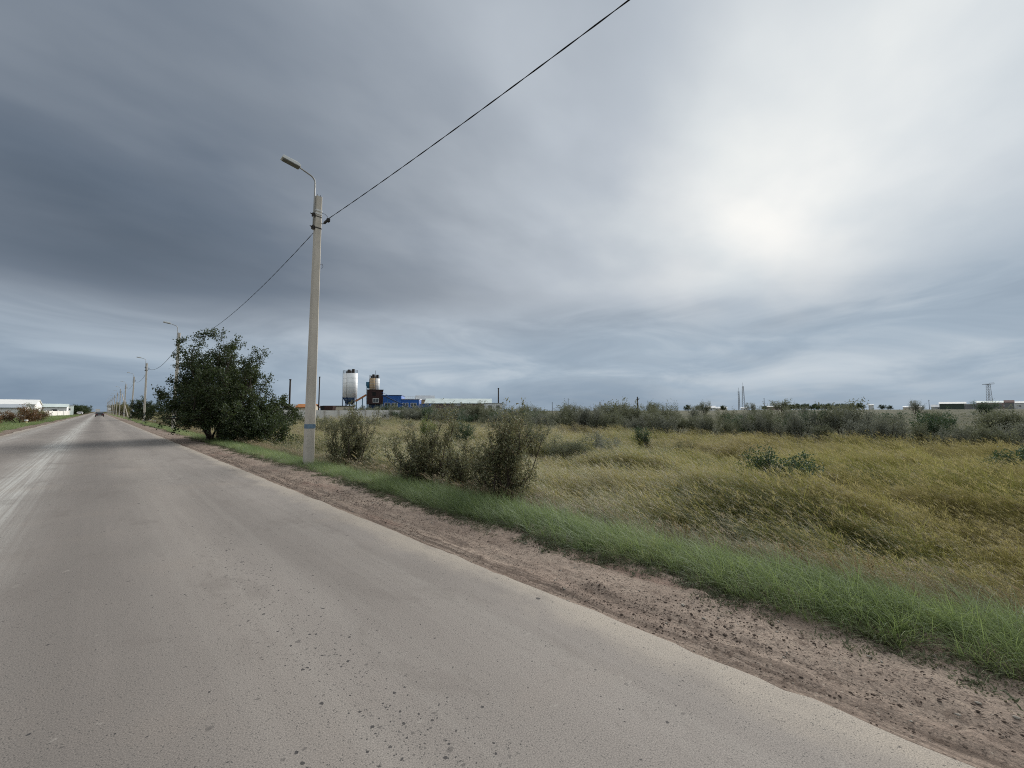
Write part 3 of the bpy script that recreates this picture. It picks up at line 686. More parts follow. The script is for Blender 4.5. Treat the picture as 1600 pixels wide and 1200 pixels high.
# ------------------------------------------------------------------ trees and shrubs
def grow(seed, stems, splay, levels, kids, ratio, wander, up, H, W, base_r, fmin=.25, rnd=0.0):
    """branch skeleton: list of polylines (points, radii, level), scaled into H by W"""
    r = np.random.default_rng(seed); out = []
    def branch(p, d, L, rad, lv):
        n = 5 if lv < 2 else 4; pts = [p]; q = p; dd = d
        for i in range(n):
            dd = dd + r.normal(0, wander, 3) + np.array([0, 0, up * (1 if lv else 0.4)]); dd = dd / np.linalg.norm(dd)
            q = q + dd * L / n; pts.append(q)
        pts = np.array(pts); rr = np.linspace(rad, rad * (0.45 if lv < levels else 0.25), n + 1)
        out.append((pts, rr, lv))
        if lv < levels:
            for c in range(kids[lv]):
                f = r.uniform(fmin, 1.0) if c else 1.0
                i = min(int(f * n), n - 1); pp = pts[i] + (pts[i + 1] - pts[i]) * (f * n - i)
                dv = pts[i + 1] - pts[i]; dv /= np.linalg.norm(dv)
                s = r.normal(0, 1, 3); s -= dv * s.dot(dv); s /= np.linalg.norm(s)
                a = r.uniform(0.45, 1.15) if c else r.uniform(0.1, 0.5)
                branch(pp, dv * math.cos(a) + s * math.sin(a), L * ratio * r.uniform(.65, 1.25), max(rr[i] * 0.55, 0.004), lv + 1)
    for s in range(stems):
        a = 2 * math.pi * (s + r.uniform(-.35, .35)) / stems; t = r.uniform(0.15, 1.0) * splay
        branch(np.array([math.cos(a), math.sin(a), 0]) * 0.06 * stems ** .5, np.array([math.cos(a) * math.sin(t), math.sin(a) * math.sin(t), math.cos(t)]), r.uniform(.8, 1.15), 0.05, 0)
    A = np.concatenate([p for p, _, _ in out]); hi = np.percentile(A[:, 2], 99.9); wd = np.percentile(np.hypot(A[:, 0], A[:, 1]), 96)
    s = np.array([W / 2 / wd, W / 2 / wd, H / hi])
    def fit(p):
        if not rnd: return p * s
        c = np.array([0, 0, H * .5]); R = np.array([W * rnd, W * rnd, H * .5]); q = (p * s - c) / R; l = np.linalg.norm(q, axis=1)[:, None]
        return np.where((l > 1) & (p[:, 2:] * s[2] > H * .3), c + q / np.maximum(l, 1) ** .8 * R, p * s)
    return [(fit(p), rr / 0.05 * base_r, lv) for p, rr, lv in out], r

def leaves(segs, r, n, L, w, levels, clump=0.10, low=0.0, up=0.2):
    """leaf-shaped diamond quads along the outer twigs"""
    S0, S1 = [], []
    for p, _, lv in segs:
        if lv >= levels - 1:
            for i in range(len(p) - 1):
                S0.append(p[i]); S1.append(p[i + 1])
    S0, S1 = np.array(S0), np.array(S1); ln = np.linalg.norm(S1 - S0, axis=1)
    ln = ln * (S0[:, 2] > low)
    i = r.choice(len(S0), n, p=ln / ln.sum()); f = r.random((n, 1))
    C = S0[i] * (1 - f) + S1[i] * f + r.normal(0, clump, (n, 3)) * 0.5
    C[:, 2] = np.maximum(C[:, 2], 0.03)
    tdir = (S1 - S0)[i]; tdir /= np.linalg.norm(tdir, axis=1)[:, None] + 1e-9
    d = tdir * 0.5 + r.normal(0, .6, (n, 3)) + np.array([0, 0, up]); d /= np.linalg.norm(d, axis=1)[:, None]
    nrm = r.normal(0, 1, (n, 3)) + np.array([0, 0, .8]); sd = np.cross(d, nrm); sd /= np.linalg.norm(sd, axis=1)[:, None] + 1e-9
    Ls = (L * r.uniform(.6, 1.25, n))[:, None]; Ws = (w * r.uniform(.7, 1.25, n))[:, None]
    up_ = np.cross(sd, d) * Ls * 0.10
    V = np.stack([C, C + d * Ls * .45 + sd * Ws * .5 + up_, C + d * Ls, C + d * Ls * .45 - sd * Ws * .5 + up_], 1).reshape(-1, 3)
    return V, np.arange(n * 4).reshape(n, 4)

def wood(segs, minr=0.0, k=5):
    mb = MB()
    for p, rr, lv in segs:
        if rr[0] >= minr: mb.tube(p, np.maximum(rr, 0.0022), k if lv < 2 else 3, cap=False)
    return mb

def plant(name, seed, H, W, nleaf, L, w, leafmat, stems=4, splay=0.7, levels=3, kids=(6, 5, 4), ratio=.55, wander=.16, up=.10, base_r=.05, clump=.10, low=0.0, minr=0.003, woodmat='bark', parts=('trunk', 'crown'), fmin=.25, rnd=0.0):
    segs, r = grow(seed, stems, splay, levels, kids, ratio, wander, up, H, W, base_r, fmin, rnd)
    root = empty(name)
    wood(segs, minr).build(parts[0], M[woodmat], root, smooth=True)
    V, Fq = leaves(segs, r, nleaf, L, w, levels, clump, low)
    mesh_np(parts[1], V, Fq, M[leafmat], root)
    return root

def put(o, x, y, rz=0.0, s=(1, 1, 1), dz=-0.05):
    o.location = (x, y, float(zf(x, y)) + dz); o.rotation_euler = (0, 0, rz); o.scale = s if not np.isscalar(s) else (s, s, s)
    return o

def ground_at(px, Z):
    p = at(px, 650, Z); return p[0], p[1]

# big multi-stemmed elm by the second pole
elm = plant('elm_tree', 32, 6.2, 6.7, 72000, .105, .062, 'elm', stems=12, splay=.95, levels=4, kids=(7, 5, 4, 3), ratio=.52, wander=.16, up=.05, base_r=.12, clump=.16, low=.5, minr=.006, fmin=.2, rnd=.42)
put(elm, 4.8, 26.9, 0.0); tag(elm, 'large dark green elm tree hiding the middle of a lamp post', 'tree')
sk = plant('elm_thicket', 12, 2.5, 3.6, 17000, .10, .055, 'elm', stems=9, splay=1.1, levels=3, kids=(8, 5, 4), base_r=.03, clump=.14, parts=('stems', 'crown'), fmin=.1)
put(sk, 5.75, 24.6, 0); tag(sk, 'dark leafy sucker thicket at the foot of the large elm', 'bush')
e2 = plant('elm_tree', 15, 4.6, 5.0, 16000, .14, .08, 'elm', stems=4, splay=.75, levels=3, kids=(8, 6, 5), base_r=.10, clump=.2, low=.6, minr=.006)
put(e2, 5.9, 92.0, 1.1); tag(e2, 'smaller elm tree standing behind the third lamp post', 'tree')
olive = plant('scrub_bush', 17, 2.6, 4.2, 9000, .10, .045, 'scrub', stems=8, splay=1.0, base_r=.04, clump=.15, parts=('stems', 'crown'))
for i, (x, y, rz, s) in enumerate(((7.4, 60, 0, 1.0), (8.8, 52, 2, .95), (7.0, 70, 4, .9), (9.8, 44, 1, .8))):
    o = olive if i == 0 else copy_tree(olive); put(o, x, y, rz, s)
    tag(o, 'olive brown scrub bush on the verge between the two elms', 'bush', 'scrub bushes between the elms')

# three thin-leaved scrub bushes on the bank beside the near pole
NB = dict(levels=3, kids=(9, 6, 4), ratio=.5, wander=.17, up=.10, clump=.07, minr=.0012, woodmat='twig', parts=('stems', 'crown'), fmin=.06)
b3 = plant('scrub_bush', 21, 2.0, 1.45, 13500, .052, .023, 'scrub', stems=7, splay=.62, base_r=.026, **NB)
x, y = ground_at(783, 7.55); put(b3, x, y, .3); tag(b3, 'scrub bush with a bare leaning shoot, closest to the yellow reeds', 'bush')
sh = MB().tube([(0.1, -0.1, 0), (.45, -.42, .7), (.62, -.55, 1.25), (.70, -.60, 1.45)], [.014, .011, .007, .003], 5); sh.build('shoot', M['twig'], b3)
b2 = plant('scrub_bush', 23, 2.0, 1.4, 14000, .050, .023, 'scrub', stems=8, splay=.62, base_r=.024, **NB)
x, y = ground_at(672, 9.2); put(b2, x, y, 1.0); tag(b2, 'rounded brown scrub bush, middle one of three on the bank', 'bush')
b1 = plant('scrub_bush', 27, 2.2, 1.5, 11000, .055, .024, 'scrub', stems=6, splay=.62, base_r=.026, **NB)
x, y = ground_at(547, 12.5); put(b1, x, y, 2.0); tag(b1, 'loose tapering scrub bush just past the near lamp post', 'bush')

b4 = plant('scrub_bush', 29, 1.25, .9, 4500, .050, .022, 'scrub', stems=7, splay=.7, base_r=.018, **NB)
x, y = ground_at(727, 8.5); put(b4, x, y, 2.0); tag(b4, 'small brown scrub bush squeezed between two taller ones on the bank', 'bush')

# named bushes standing in the reeds
def bush(seed, H, W, nl, L, w, lm, **kw):
    return plant('scrub_bush', seed, H, W, nl, L, w, lm, stems=kw.pop('stems', 7), base_r=.03, clump=kw.pop('clump', .12), parts=('stems', 'crown'), splay=kw.pop('splay', .8), **kw)
for px, Z, args, lab in (
    (833, 26, (31, 3.0, 2.0, 5000, .085, .036, 'belt'), 'upright dark olive bush rising from the reeds'),
    (893, 20.5, (33, 1.9, 2.3, 5500, .075, .032, 'belt'), 'broad dark bush low among the yellow reeds'),
    (940, 22, (35, 1.75, 2.2, 5000, .075, .030, 'silver'), 'grey-green bush adjoining a broad dark one in the reeds'),
    (1003, 27, (37, 2.0, 1.2, 2500, .085, .040, 'deepgreen'), 'small bright green bush at the far edge of the reeds'),
    (724, 29, (39, 2.7, 1.9, 5000, .09, .042, 'deepgreen'), 'rounded deep green bush behind the scrub on the bank'),
    (667, 34, (41, 2.7, 1.5, 3500, .095, .042, 'limegreen'), 'bright lime green bush before the blue building'),
    (1212, 12.4, (43, 1.75, 2.0, 6500, .075, .042, 'deepgreen'), 'low dark green leafy weed bush sunk in the brown reeds'),
    (1592, 15.2, (45, 1.65, 2.4, 6000, .085, .045, 'deepgreen'), 'low dark bush sunk in reeds facing the long grey wall'),
    (1060, 23, (47, 1.5, 2.8, 3500, .07, .024, 'scrub'), 'purplish brown dry weed clump spread in the reeds'),
    (507, 37, (49, 2.5, 3.2, 4500, .10, .045, 'scrub'), 'olive bush behind the near lamp post, before the white wall')):
    x, y = ground_at(px, Z); o = put(bush(*args), x, y, px * .7); tag(o, lab, 'bush')

# the thicket beyond the field: a handful of shrub kinds, copied and turned
protos = [plant('thicket_shrub', 60 + i, 3.0, (3.6, 3.2, 4.0, 3.4, 3.0, 3.8)[i], 4200, .15, (.05, .07, .05, .065, .05, .07)[i], ('belt', 'belt', 'silver', 'deepgreen', 'silver', 'belt')[i], stems=7, splay=(.8, .7, .95, .75, .85, .9)[i], levels=3, kids=(6, 5, 4), base_r=.045, clump=.20, minr=.008, parts=('stems', 'crown')) for i in range(6)]
used = [False] * 6
r2 = random.Random(5)
def shrub(kind, x, y, s, lab, grp):
    o = protos[kind] if not used[kind] else copy_tree(protos[kind]); used[kind] = True
    put(o, x, y, r2.uniform(0, 6.28), (s * r2.uniform(.9, 1.15), s * r2.uniform(.9, 1.15), s * r2.uniform(.88, 1.12)), -.1)
    tag(o, lab, 'shrub', grp)
KL = ('olive', 'olive', 'silvery grey-green', 'deep green', 'silvery grey-green', 'olive')
def cand(x, y):
    Z = x * SY + y * CY; X = x * CY - y * SY; return Z > 5 and abs(X) < Z * 1.36
for row, (xa, xb, step, s0, s1) in enumerate(((47.2, 50.5, 2.5, .55, 1.0), (50.5, 56, 2.8, .65, 1.2), (56, 63, 3.4, .75, 1.35), (65, 84, 4.6, .85, 1.1), (88, 130, 8.0, .75, 1.05))):
    y = -62.0
    while y < 120:
        x = r2.uniform(xa, xb)
        if cand(x, y):
            s = r2.uniform(s0, s1) * float(np.interp(y, [-20, 10, 40, 70, 100], [.95, 1.1, 1.40, 1.36, 1.05]))
            k = r2.choice((0, 1, 2, 3, 4, 5, 0, 2)); Zq = x * SY + y * CY; pq = 800 + F * (x * CY - y * SY) / Zq
            mark = next(m for lim, m in ((870, 'beside the white annex'), (1050, 'below the floodlight mast'), (1200, 'below the lattice masts'), (1335, 'below the far dark trees'), (1450, 'below the lone tall tree'), (9999, 'below the long boundary wall')) if pq < lim)
            lab = '%s thicket shrub %s, %s' % (KL[k], ('fringing the reeds', 'in the middle of the thicket', 'deep in the thicket', 'on the rise behind the thicket', 'on the rise behind the thicket')[row], mark)
            shrub(k, x, y, s, lab, lab)
        y += step * r2.uniform(.7, 1.35) * (1.25 if y > 50 else 1)
for i in range(34):
    px = r2.uniform(440, 800); Z = r2.uniform(44, 82); x, y = ground_at(px, Z)
    k = r2.choice((0, 1, 2, 4, 5)); shrub(k, x, y, r2.uniform(.5, .85) if px < 580 else r2.uniform(.42, .62), KL[k] + ' shrub scattered before the white wall and blue works', KL[k] + ' shrubs before the works')

# left side: rusty autumn bushes, hedge and far trees
ru = plant('autumn_bush', 71, 2.9, 4.6, 6000, .16, .085, 'rusty', stems=7, splay=.95, base_r=.05, clump=.22, parts=('stems', 'crown'))
put(ru, -7.5, 88, 0, .92); tag(ru, 'rust brown autumn bush on the grass before the white halls', 'bush')
ro = plant('autumn_bush', 72, 2.9, 3.4, 5000, .16, .085, 'yellowleaf', stems=6, splay=.8, base_r=.05, clump=.22, parts=('stems', 'crown'))
put(ro, -6.8, 98, 0); tag(ro, 'olive yellow bush beside the rust brown one', 'bush')
rl = copy_tree(ru); put(rl, -9.6, 82, 2.4, (.75, .75, .55)); tag(rl, 'low rust brown bush trailing beside the taller rusty bush', 'bush')
ft = plant('hedge_tree', 75, 5.0, 6.5, 3500, .34, .2, 'elm', stems=5, splay=.8, levels=3, base_r=.1, clump=.45, minr=.02)
for i in range(9):
    o = ft if i == 0 else copy_tree(ft); put(o, -13.2 + i * .85, 368 + (i * 37) % 30, i * 1.3, r2.uniform(1.0, 1.25)); tag(o, 'dark tree in the clipped row at the end of the white walls', 'tree', 'dark trees past the white walls')
ytr = plant('roadside_tree', 77, 6.5, 5.5, 3000, .32, .19, 'yellowleaf', stems=3, splay=.5, levels=3, base_r=.12, clump=.42, minr=.02)
for i, (x, y, s) in enumerate(((7.8, 226, .8), (8.2, 250, .95), (8.0, 282, 1.05), (8.4, 320, 1.1), (8, 362, 1.2), (8.4, 420, 1.2))):
    o = ytr if i == 0 else copy_tree(ytr); put(o, x, y, i * 2.1, s); tag(o, 'yellowing tree in the row behind the distant lamp posts', 'tree', 'yellowing trees behind the poles')

# far trees on the rise
for i, (px, Z, s) in enumerate([(1194, 300, .75)] + [(1234 + k * 5.6, 305 + (k % 3) * 10, .85 + .16 * ((k * 7) % 3)) for k in range(18)] + [(1343, 290, 1.15), (1380, 280, .8), (1392, 285, .7), (1432, 330, .8), (1440, 330, .7), (1340, 300, .75), (1075, 260, .9), (1090, 265, .8), (1130, 270, .8), (965, 240, .9), (940, 235, .85)]):
    o = copy_tree(ft); x, y = ground_at(px, Z); put(o, x, y, i * 1.7, s * .9)
    lab, grp = (('lone taller dark tree standing above the thicket skyline', None) if px == 1343 else next((l, l) for lim, l in ((1000, 'dark tree above the thicket beside the floodlight mast'), (1150, 'dark tree beside the far white blocks on the rise'), (1200, 'dark tree at the foot of a utility pole on the rise'),
                (1336, 'dark tree in the close row on the distant rise'), (1400, 'small dark tree near the lone taller tree on the rise'), (9999, 'dark tree beside the far cream building on the rise')) if px < lim))
    o.name = 'distant_tree'; tag(o, lab, 'tree', grp)

# ------------------------------------------------------------------ lamp posts and cable
PX, PY0, STEP = 4.42, 12.7, 31.0
PH = 8.25
def lamp_post():
    root = empty('street_lamp')
    hb, ht = .125, .085
    w = MB(); ch = .018
    def ring(h, z):
        c = ch; return [(-h + c, -h, z), (h - c, -h, z), (h, -h + c, z), (h, h - c, z), (h - c, h, z), (-h + c, h, z), (-h, h - c, z), (-h, -h + c, z)]
    zz = [-0.6, 0, 2, 4, 6, PH]; n = 8; V = []
    for z in zz: V += ring(hb + (ht - hb) * max(z, 0) / PH, z)
    fcs = [(i * n + j, i * n + (j + 1) % n, (i + 1) * n + (j + 1) % n, (i + 1) * n + j) for i in range(len(zz) - 1) for j in range(n)]
    fcs.append(tuple((len(zz) - 1) * n + j for j in range(n))); w.poly(V, fcs)
    shaft = w.build('shaft', M['concrete'], root)
    for dx in (-.045, .05):
        MB().tube([(dx, .0, PH - .02), (dx + .004, 0, PH + .085)], .007, 5).build('rebar_pin', M['rust'], shaft)
    def band(z, hgt, m, name, par, ex=.004):
        h = hb + (ht - hb) * z / PH + ex; b = MB(); V = ring(h, z - hgt / 2) + ring(h - .0, z + hgt / 2)
        b.poly(V, [(j, (j + 1) % 8, 8 + (j + 1) % 8, 8 + j) for j in range(8)] + [tuple(range(7, -1, -1)), tuple(range(8, 16))]); return b.build(name, M[m], par)
    band(1.14, .13, 'blue_band', 'painted_band', shaft, .002)
    band(PH - .46, .055, 'white_band', 'clamp_band', root, .008); band(PH - .56, .06, 'white_band', 'clamp_band', root, .008)
    band(PH - .66, .022, 'rust', 'clamp_band', root, .006); band(PH - 1.02, .03, 'rust', 'clamp_band', root, .008)
    # bent pipe bracket up the road-side face
    pts = [(-.135, -.02, PH - 1.1), (-.130, -.02, PH - .3), (-.125, -.02, PH + .35)]
    for q in np.linspace(0, 1, 7): 
        a = q * math.radians(78); pts.append((-.125 - .22 * (1 - math.cos(a)), -.02, PH + .38 + .22 * math.sin(a)))
    pts.append((-.62, -.02, PH + .70))
    br = MB().tube(pts, .023, 8).build('bracket', M['steel'], root, smooth=True)
    for z in (PH - .62, PH - 1.02):
        MB().box(-.175, -.085, -.055, .03, z - .05, z + .05).build('bracket_lug', M['rust'], br)
        MB().tube([(-.235, -.03, z + .02), (-.16, -.03, z - .01)], .014, 6).build('bolt', M['rust'], br)
    # flat box lantern, seen from below
    hd = MB(); prof = [(-1.09, .745), (-1.06, .83), (-.66, .775), (-.58, .735), (-.58, .665), (-1.06, .735)]
    prof = [(x, PH + z) for x, z in prof]
    head = hd.prism(prof, -.13, .09).build('lamp_head', M['lamp'], root, bevel=.01)
    MB().poly([(-1.05, -.115, PH + .731), (-.60, -.115, PH + .666), (-.60, .075, PH + .666), (-1.05, .075, PH + .731), (-1.05, -.115, PH + .720), (-.60, -.115, PH + .655), (-.60, .075, PH + .655), (-1.05, .075, PH + .720)],
              [(0, 1, 2, 3), (7, 6, 5, 4), (0, 4, 5, 1), (1, 5, 6, 2), (2, 6, 7, 3), (3, 7, 4, 0)]).build('lens', M['lens'], head)
    MB().prism([(-.88, PH + .79), (-.84, PH + .835), (-.66, PH + .81), (-.62, PH + .75)], -.08, .04).build('driver_cover', M['lamp'], head)
    # anchor hook and clamps for the cable, a loose wire end
    hk = MB().tube([(.08, -.03, PH - .82), (.14, -.05, PH - .83), (.17, -.10, PH - .80), (.15, -.15, PH - .79)], .012, 6).build('cable_hook', M['rust'], root)
    MB().box(.12, .17, -.42, -.14, PH - .86, PH - .80).build('cable_clamp', M['black'], hk)
    MB().box(.18, .26, -.30, -.20, PH - .80, PH - .70).build('junction_box', M['black'], hk)
    MB().tube([(.09, -.05, PH - .5), (.17, -.12, PH - .53), (.22, -.2, PH - .63), (.22, -.25, PH - .72)], .006, 5).build('tap_wire', M['black'], hk)
    MB().tube([(.10, -.08, PH - 2.15), (.15, -.1, PH - 2.12), (.17, -.1, PH - 2.2), (.13, -.1, PH - 2.27)], .006, 5).build('wire_loop', M['rust'], root)
    return root

post0 = lamp_post()
posts = []
tilt = [0.0, .004, .006, -.006, .012, .004, -.008, .006, 0, .008, -.004, 0, .004, 0, 0]
for k in range(-1, 14):
    o = post0 if k == 0 else copy_tree(post0)
    y = PY0 + STEP * k
    o.location = (PX, y, -0.08); o.rotation_euler = (0, tilt[k + 1] * 1.0, 0)
    lab = {-1: 'concrete street lamp post standing out of view behind the viewer', 0: 'concrete street lamp post with blue painted band, beside loose scrub bush', 1: 'concrete street lamp post half hidden behind the large elm',
           2: 'concrete street lamp post in front of the smaller elm'}.get(k, 'concrete street lamp post in the distant row past the smaller elm')
    tag(o, lab, 'street lamp', 'street lamps along the road' if k > 2 else None); posts.append(o)
st = MB().tube([(2.0, -.1, -.5), (.25, 0, 6.9)], [.11, .085], 8).build('strut_pole', M['concrete']); st.location = (PX, PY0 + STEP * 5, -.05)
tag(st, 'inclined strut pole propping a lamp post in the distant row', 'pole')

def cable(k):
    y0, y1 = PY0 + STEP * k, PY0 + STEP * (k + 1); za = PH - .91; sag = .53 if k < 0 else .85
    n = 140 if k < 1 else 24; t = np.linspace(0, 1, n)
    a, b = (y0 + .10 if k >= 0 else y0 + .10), y1 - .42
    P = np.stack([np.full(n, PX + .145), a + (b - a) * t, za - 4 * sag * t * (1 - t) + (.02 if k else .0)], 1)
    mb = MB()
    if k < 1:
        ph = t * STEP / .55 * 2 * math.pi
        n2 = 620 if k < 0 else 300; t = np.linspace(0, 1, n2); ph = t * STEP / 1.1 * 2 * math.pi
        P = np.stack([np.full(n2, PX + .145), a + (b - a) * t, za - 4 * sag * t * (1 - t)], 1)
        for s in (0, math.pi):
            Q = P.copy(); Q[:, 0] += .0048 * np.cos(ph + s); Q[:, 2] += .0048 * np.sin(ph + s); mb.tube(Q, .0066, 5)
    else: mb.tube(P, .017, 5)
    o = mb.build('overhead_cable', M['black'], smooth=True)
    tag(o, {-1: 'twisted black overhead cable leaving the near lamp post into open sky', 0: 'black overhead cable sagging from the near lamp post behind the elm'}.get(k, 'thin black cable strung between the distant lamp posts'), 'cable', 'cables between the distant poles' if k > 0 else None)
for k in range(-1, 10): cable(k)

# ------------------------------------------------------------------ the concrete works
def site(name, px, Z, rz, z=None):
    x, y = ground_at(px, Z); return empty(name, (x, y, float(zf(x, y)) - .1 if z is None else z), rz)
def hz(py, Z, o): return at(800, py, Z)[2] - o.location.z

A = math.radians(-43)          # works are square to this bearing

def cyl(mb, x, y, z0, z1, r0, r1, k=20): return mb.tube([(x, y, z0), (x, y, z1)], [r0, r1], k)
def silo(px, Z, rad, ztop, zbody, zcone, lab, body='silo_white', cone='navy'):
    o = site('cement_silo', px, Z, A)
    t, b, c = hz(ztop, Z, o), hz(zbody, Z, o), hz(zcone, Z, o)
    bd = cyl(MB(), 0, 0, b, t, rad, rad, 24).build('body', M[body], o, smooth=True)
    for i in range(1, 5):
        cyl(MB(), 0, 0, b + (t - b) * i / 5 - .03, b + (t - b) * i / 5 + .03, rad + .015, rad + .015, 24).build('seam_ring', M['roof_grey'], bd)
    cyl(MB(), 0, 0, c, b, .25, rad + .01, 24).build('hopper_cone', M[cone], o, smooth=True)
    for sx in (-1, 1):
        for sy in (-1, 1):
            MB().box(sx * rad * .72 - .1, sx * rad * .72 + .1, sy * rad * .72 - .1, sy * rad * .72 + .1, 0, b + .3).build('leg', M[cone], o)
    tr = MB(); 
    for q in range(12):
        a = q * math.pi / 6; tr.tube([(math.cos(a) * rad * .96, math.sin(a) * rad * .96, t), (math.cos(a) * rad * .96, math.sin(a) * rad * .96, t + 1.0)], .025, 4)
    for hh in (.5, 1.0):
        tr.tube([(math.cos(q * math.pi / 12) * rad * .96, math.sin(q * math.pi / 12) * rad * .96, t + hh) for q in range(25)], .025, 4)
    tr.build('guard_rail', M['rust'], o)
    fl = cyl(MB(), .3, -.2, t, t + 1.3, .42, .42, 12).build('dust_filter', M['rust'], o); cyl(MB(), -.6, .3, t, t + .8, .22, .22, 8).build('vent_pipe', M['rust'], o)
    ld = MB(); ld.box(-rad - .14, -rad - .10, -.25, -.21, .5, t + 1); ld.box(-rad - .14, -rad - .10, .21, .25, .5, t + 1)
    for z in np.arange(.8, t, .45): ld.box(-rad - .135, -rad - .105, -.21, .21, z, z + .04)
    ld.build('ladder', M['rust'], o)
    return tag(o, lab, 'silo')
silo(549, 122, 1.5, 583.5, 621.5, 632.5, 'white cement silo with navy cone, in front of its twin')
silo(542.5, 125.5, 1.5, 584, 621.5, 632.5, 'white cement silo partly hidden behind its twin')
silo(581, 136, .95, 591, 612, 620, 'tan storage silo behind the brown batching tower', 'tan')
silo(587.2, 139, .95, 591.5, 612, 620, 'narrow white silo beside the tan one behind the brown tower')
o = site('hopper', 574.5, 137, A); t = hz(597, 137, o); b = hz(602.5, 137, o)
cyl(MB(), 0, 0, b, t, .8, .8, 16).build('tank', M['teal'], o); cyl(MB(), 0, 0, b - 1.0, b, .3, .8, 16).build('cone', M['teal'], o)
for sx in (-.55, .55): MB().box(sx - .07, sx + .07, -.07, .07, 0, b).build('leg', M['teal'], o)
cyl(MB(), .5, 0, t, t + 1.1, .2, .2, 8).build('vent', M['rust'], o)
tag(o, 'small teal hopper tank above the roof of the brown tower', 'hopper')
o = MB().tube([(0, 0, 0), (0, 0, 16)], [.14, .05], 6).build('mast', M['rust']); x, y = ground_at(585.3, 134); zg = float(zf(x, y)); o.location = (x, y, zg); o.scale = (1, 1, (at(800, 579, 134)[2] - zg) / 16)
tag(o, 'thin dark mast rising above the brown tower', 'mast')

def window(mb_parent, x, z, w, h, y, frame='white', glass='glass', n=2):
    fr = MB(); t = .12
    fr.box(x - w / 2, x + w / 2, y - .08, y + .02, z - h / 2, z - h / 2 + t); fr.box(x - w / 2, x + w / 2, y - .08, y + .02, z + h / 2 - t, z + h / 2)
    fr.box(x - w / 2, x - w / 2 + t, y - .08, y + .02, z - h / 2 + t, z + h / 2 - t); fr.box(x + w / 2 - t, x + w / 2, y - .08, y + .02, z - h / 2 + t, z + h / 2 - t)
    for i in range(1, n):
        q = x - w / 2 + w * i / n; fr.box(q - .05, q + .05, y - .075, y + .02, z - h / 2 + t, z + h / 2 - t)
    o = fr.build('window', M[frame], mb_parent)
    MB().box(x - w / 2 + t, x + w / 2 - t, y - .03, y + .02, z - h / 2 + t, z + h / 2 - t).build('pane', M[glass], o)
    return o

# local frame of a building: +x to the viewer's right along the front, front face at y = 0 looking to -y
o = site('batching_tower', 572.5, 119, A - math.radians(-16)); Zt = 119
t, b = hz(609, Zt, o), hz(631.5, Zt, o); W_ = 4.6
bx = MB().box(0, W_, 0, 4.2, b, t).build('cladding', M['brown_clad'], o)
for i in range(1, 9): MB().box(W_ * i / 9 - .02, W_ * i / 9 + .02, -.03, 0.01, b + .02, t - .02).build('cladding_rib', M['brown_clad'], bx)
MB().box(-.12, W_ + .12, -.12, 4.32, t, t + .12).build('roof', M['darkwood'], o)
MB().poly([(1.3, -.05, b + 2.6), (2.6, -.05, b + 2.6), (2.6, -.05, b + 3.6), (1.2, -.05, b + 3.7), (1.6, -.05, b + 3.1), (1.3, .2, b + 2.6), (2.6, .2, b + 2.6), (2.6, .2, b + 3.6), (1.2, .2, b + 3.7), (1.6, .2, b + 3.1)],
          [(0, 1, 2, 3, 4), (9, 8, 7, 6, 5), (0, 5, 6, 1), (1, 6, 7, 2), (2, 7, 8, 3), (3, 8, 9, 4), (4, 9, 5, 0)]).build('opening_shade_plate', M['dark'], o)  # near-black plate laid on the cladding, painted as the shade inside the hole
window(o, 2.55, b + 1.15, 1.75, 1.25, -.03)
for x_ in (.3, W_ - .3):
    for y_ in (.3, 3.9): MB().box(x_ - .15, x_ + .15, y_ - .15, y_ + .15, 0, b).build('leg', M['teal'], o)
MB().box(.6, W_ - .6, .6, 3.6, b - 1.6, b).build('mixer', M['navy'], o)
tag(o, 'dark brown clad batching tower with a broken opening, on teal legs', 'tower')
o = site('chute', 571, 120, A); zz1, zz0 = hz(617, 120, o), hz(627, 120, o)
MB().beam((-3.0, 0, zz0), (.1, 0, zz1), .45, .45).build('pipe', M['orange'], o); MB().box(-2.9, -2.7, -.1, .1, 0, zz0).build('prop', M['teal'], o); MB().box(-1.1, -.9, -.1, .1, 0, zz0 + 1.1).build('prop', M['teal'], o)
tag(o, 'slanted orange chute between the silos and the brown tower', 'chute')

o = site('blue_building', 597, 130, A + math.radians(5)); Zb = 128
t1, t2, t3 = hz(617.5, Zb, o), hz(623.5, Zb, o), hz(631.5, Zb, o)
px_m = Zb / F
L1, L2, L3 = 26 * px_m * 1.12, 51 * px_m * 1.12, 66 * px_m * 1.12
w1 = MB().box(0, L1, 0, 9, 0, t1).build('wall', M['blue'], o); w2 = MB().box(L1, L2, .3, 8, 0, t2).build('wall', M['blue'], o); w3 = MB().box(L2, L3, .6, 7, 0, t3).build('wall', M['blue'], o)
for w_, a, c, t in ((w1, 0, L1, t1), (w2, L1, L2, t2), (w3, L2, L3, t3)):
    k_ = int((c - a) / .6)
    y_ = {0: 0, 1: .3, 2: .6}[(w1, w2, w3).index(w_)]
    for i in range(1, k_): MB().box(a + (c - a) * i / k_ - .025, a + (c - a) * i / k_ + .025, y_ - .025, y_ + .01, .1, t - .1).build('cladding_rib', M['blue'], w_)
MB().box(-.15, L1 + .1, -.15, 9.1, t1, t1 + .18).build('roof', M['navy'], o); MB().box(L1 + .1, L2 + .15, .15, 8.1, t2, t2 + .2).build('roof', M['white'], o); MB().box(L2 + .15, L3 + .1, .45, 7.1, t3, t3 + .15).build('roof', M['blue'], o)
for i in range(9): MB().box(L1 + .4 + i * .62, L1 + .47 + i * .62, .5, .57, t2 + .2, t2 + .95).build('roof_rail_post', M['white'], o)
MB().box(L1 + .3, L2 - .1, .5, .56, t2 + .88, t2 + .95).build('roof_rail', M['white'], o)
zw = hz(632.5, Zb, o)
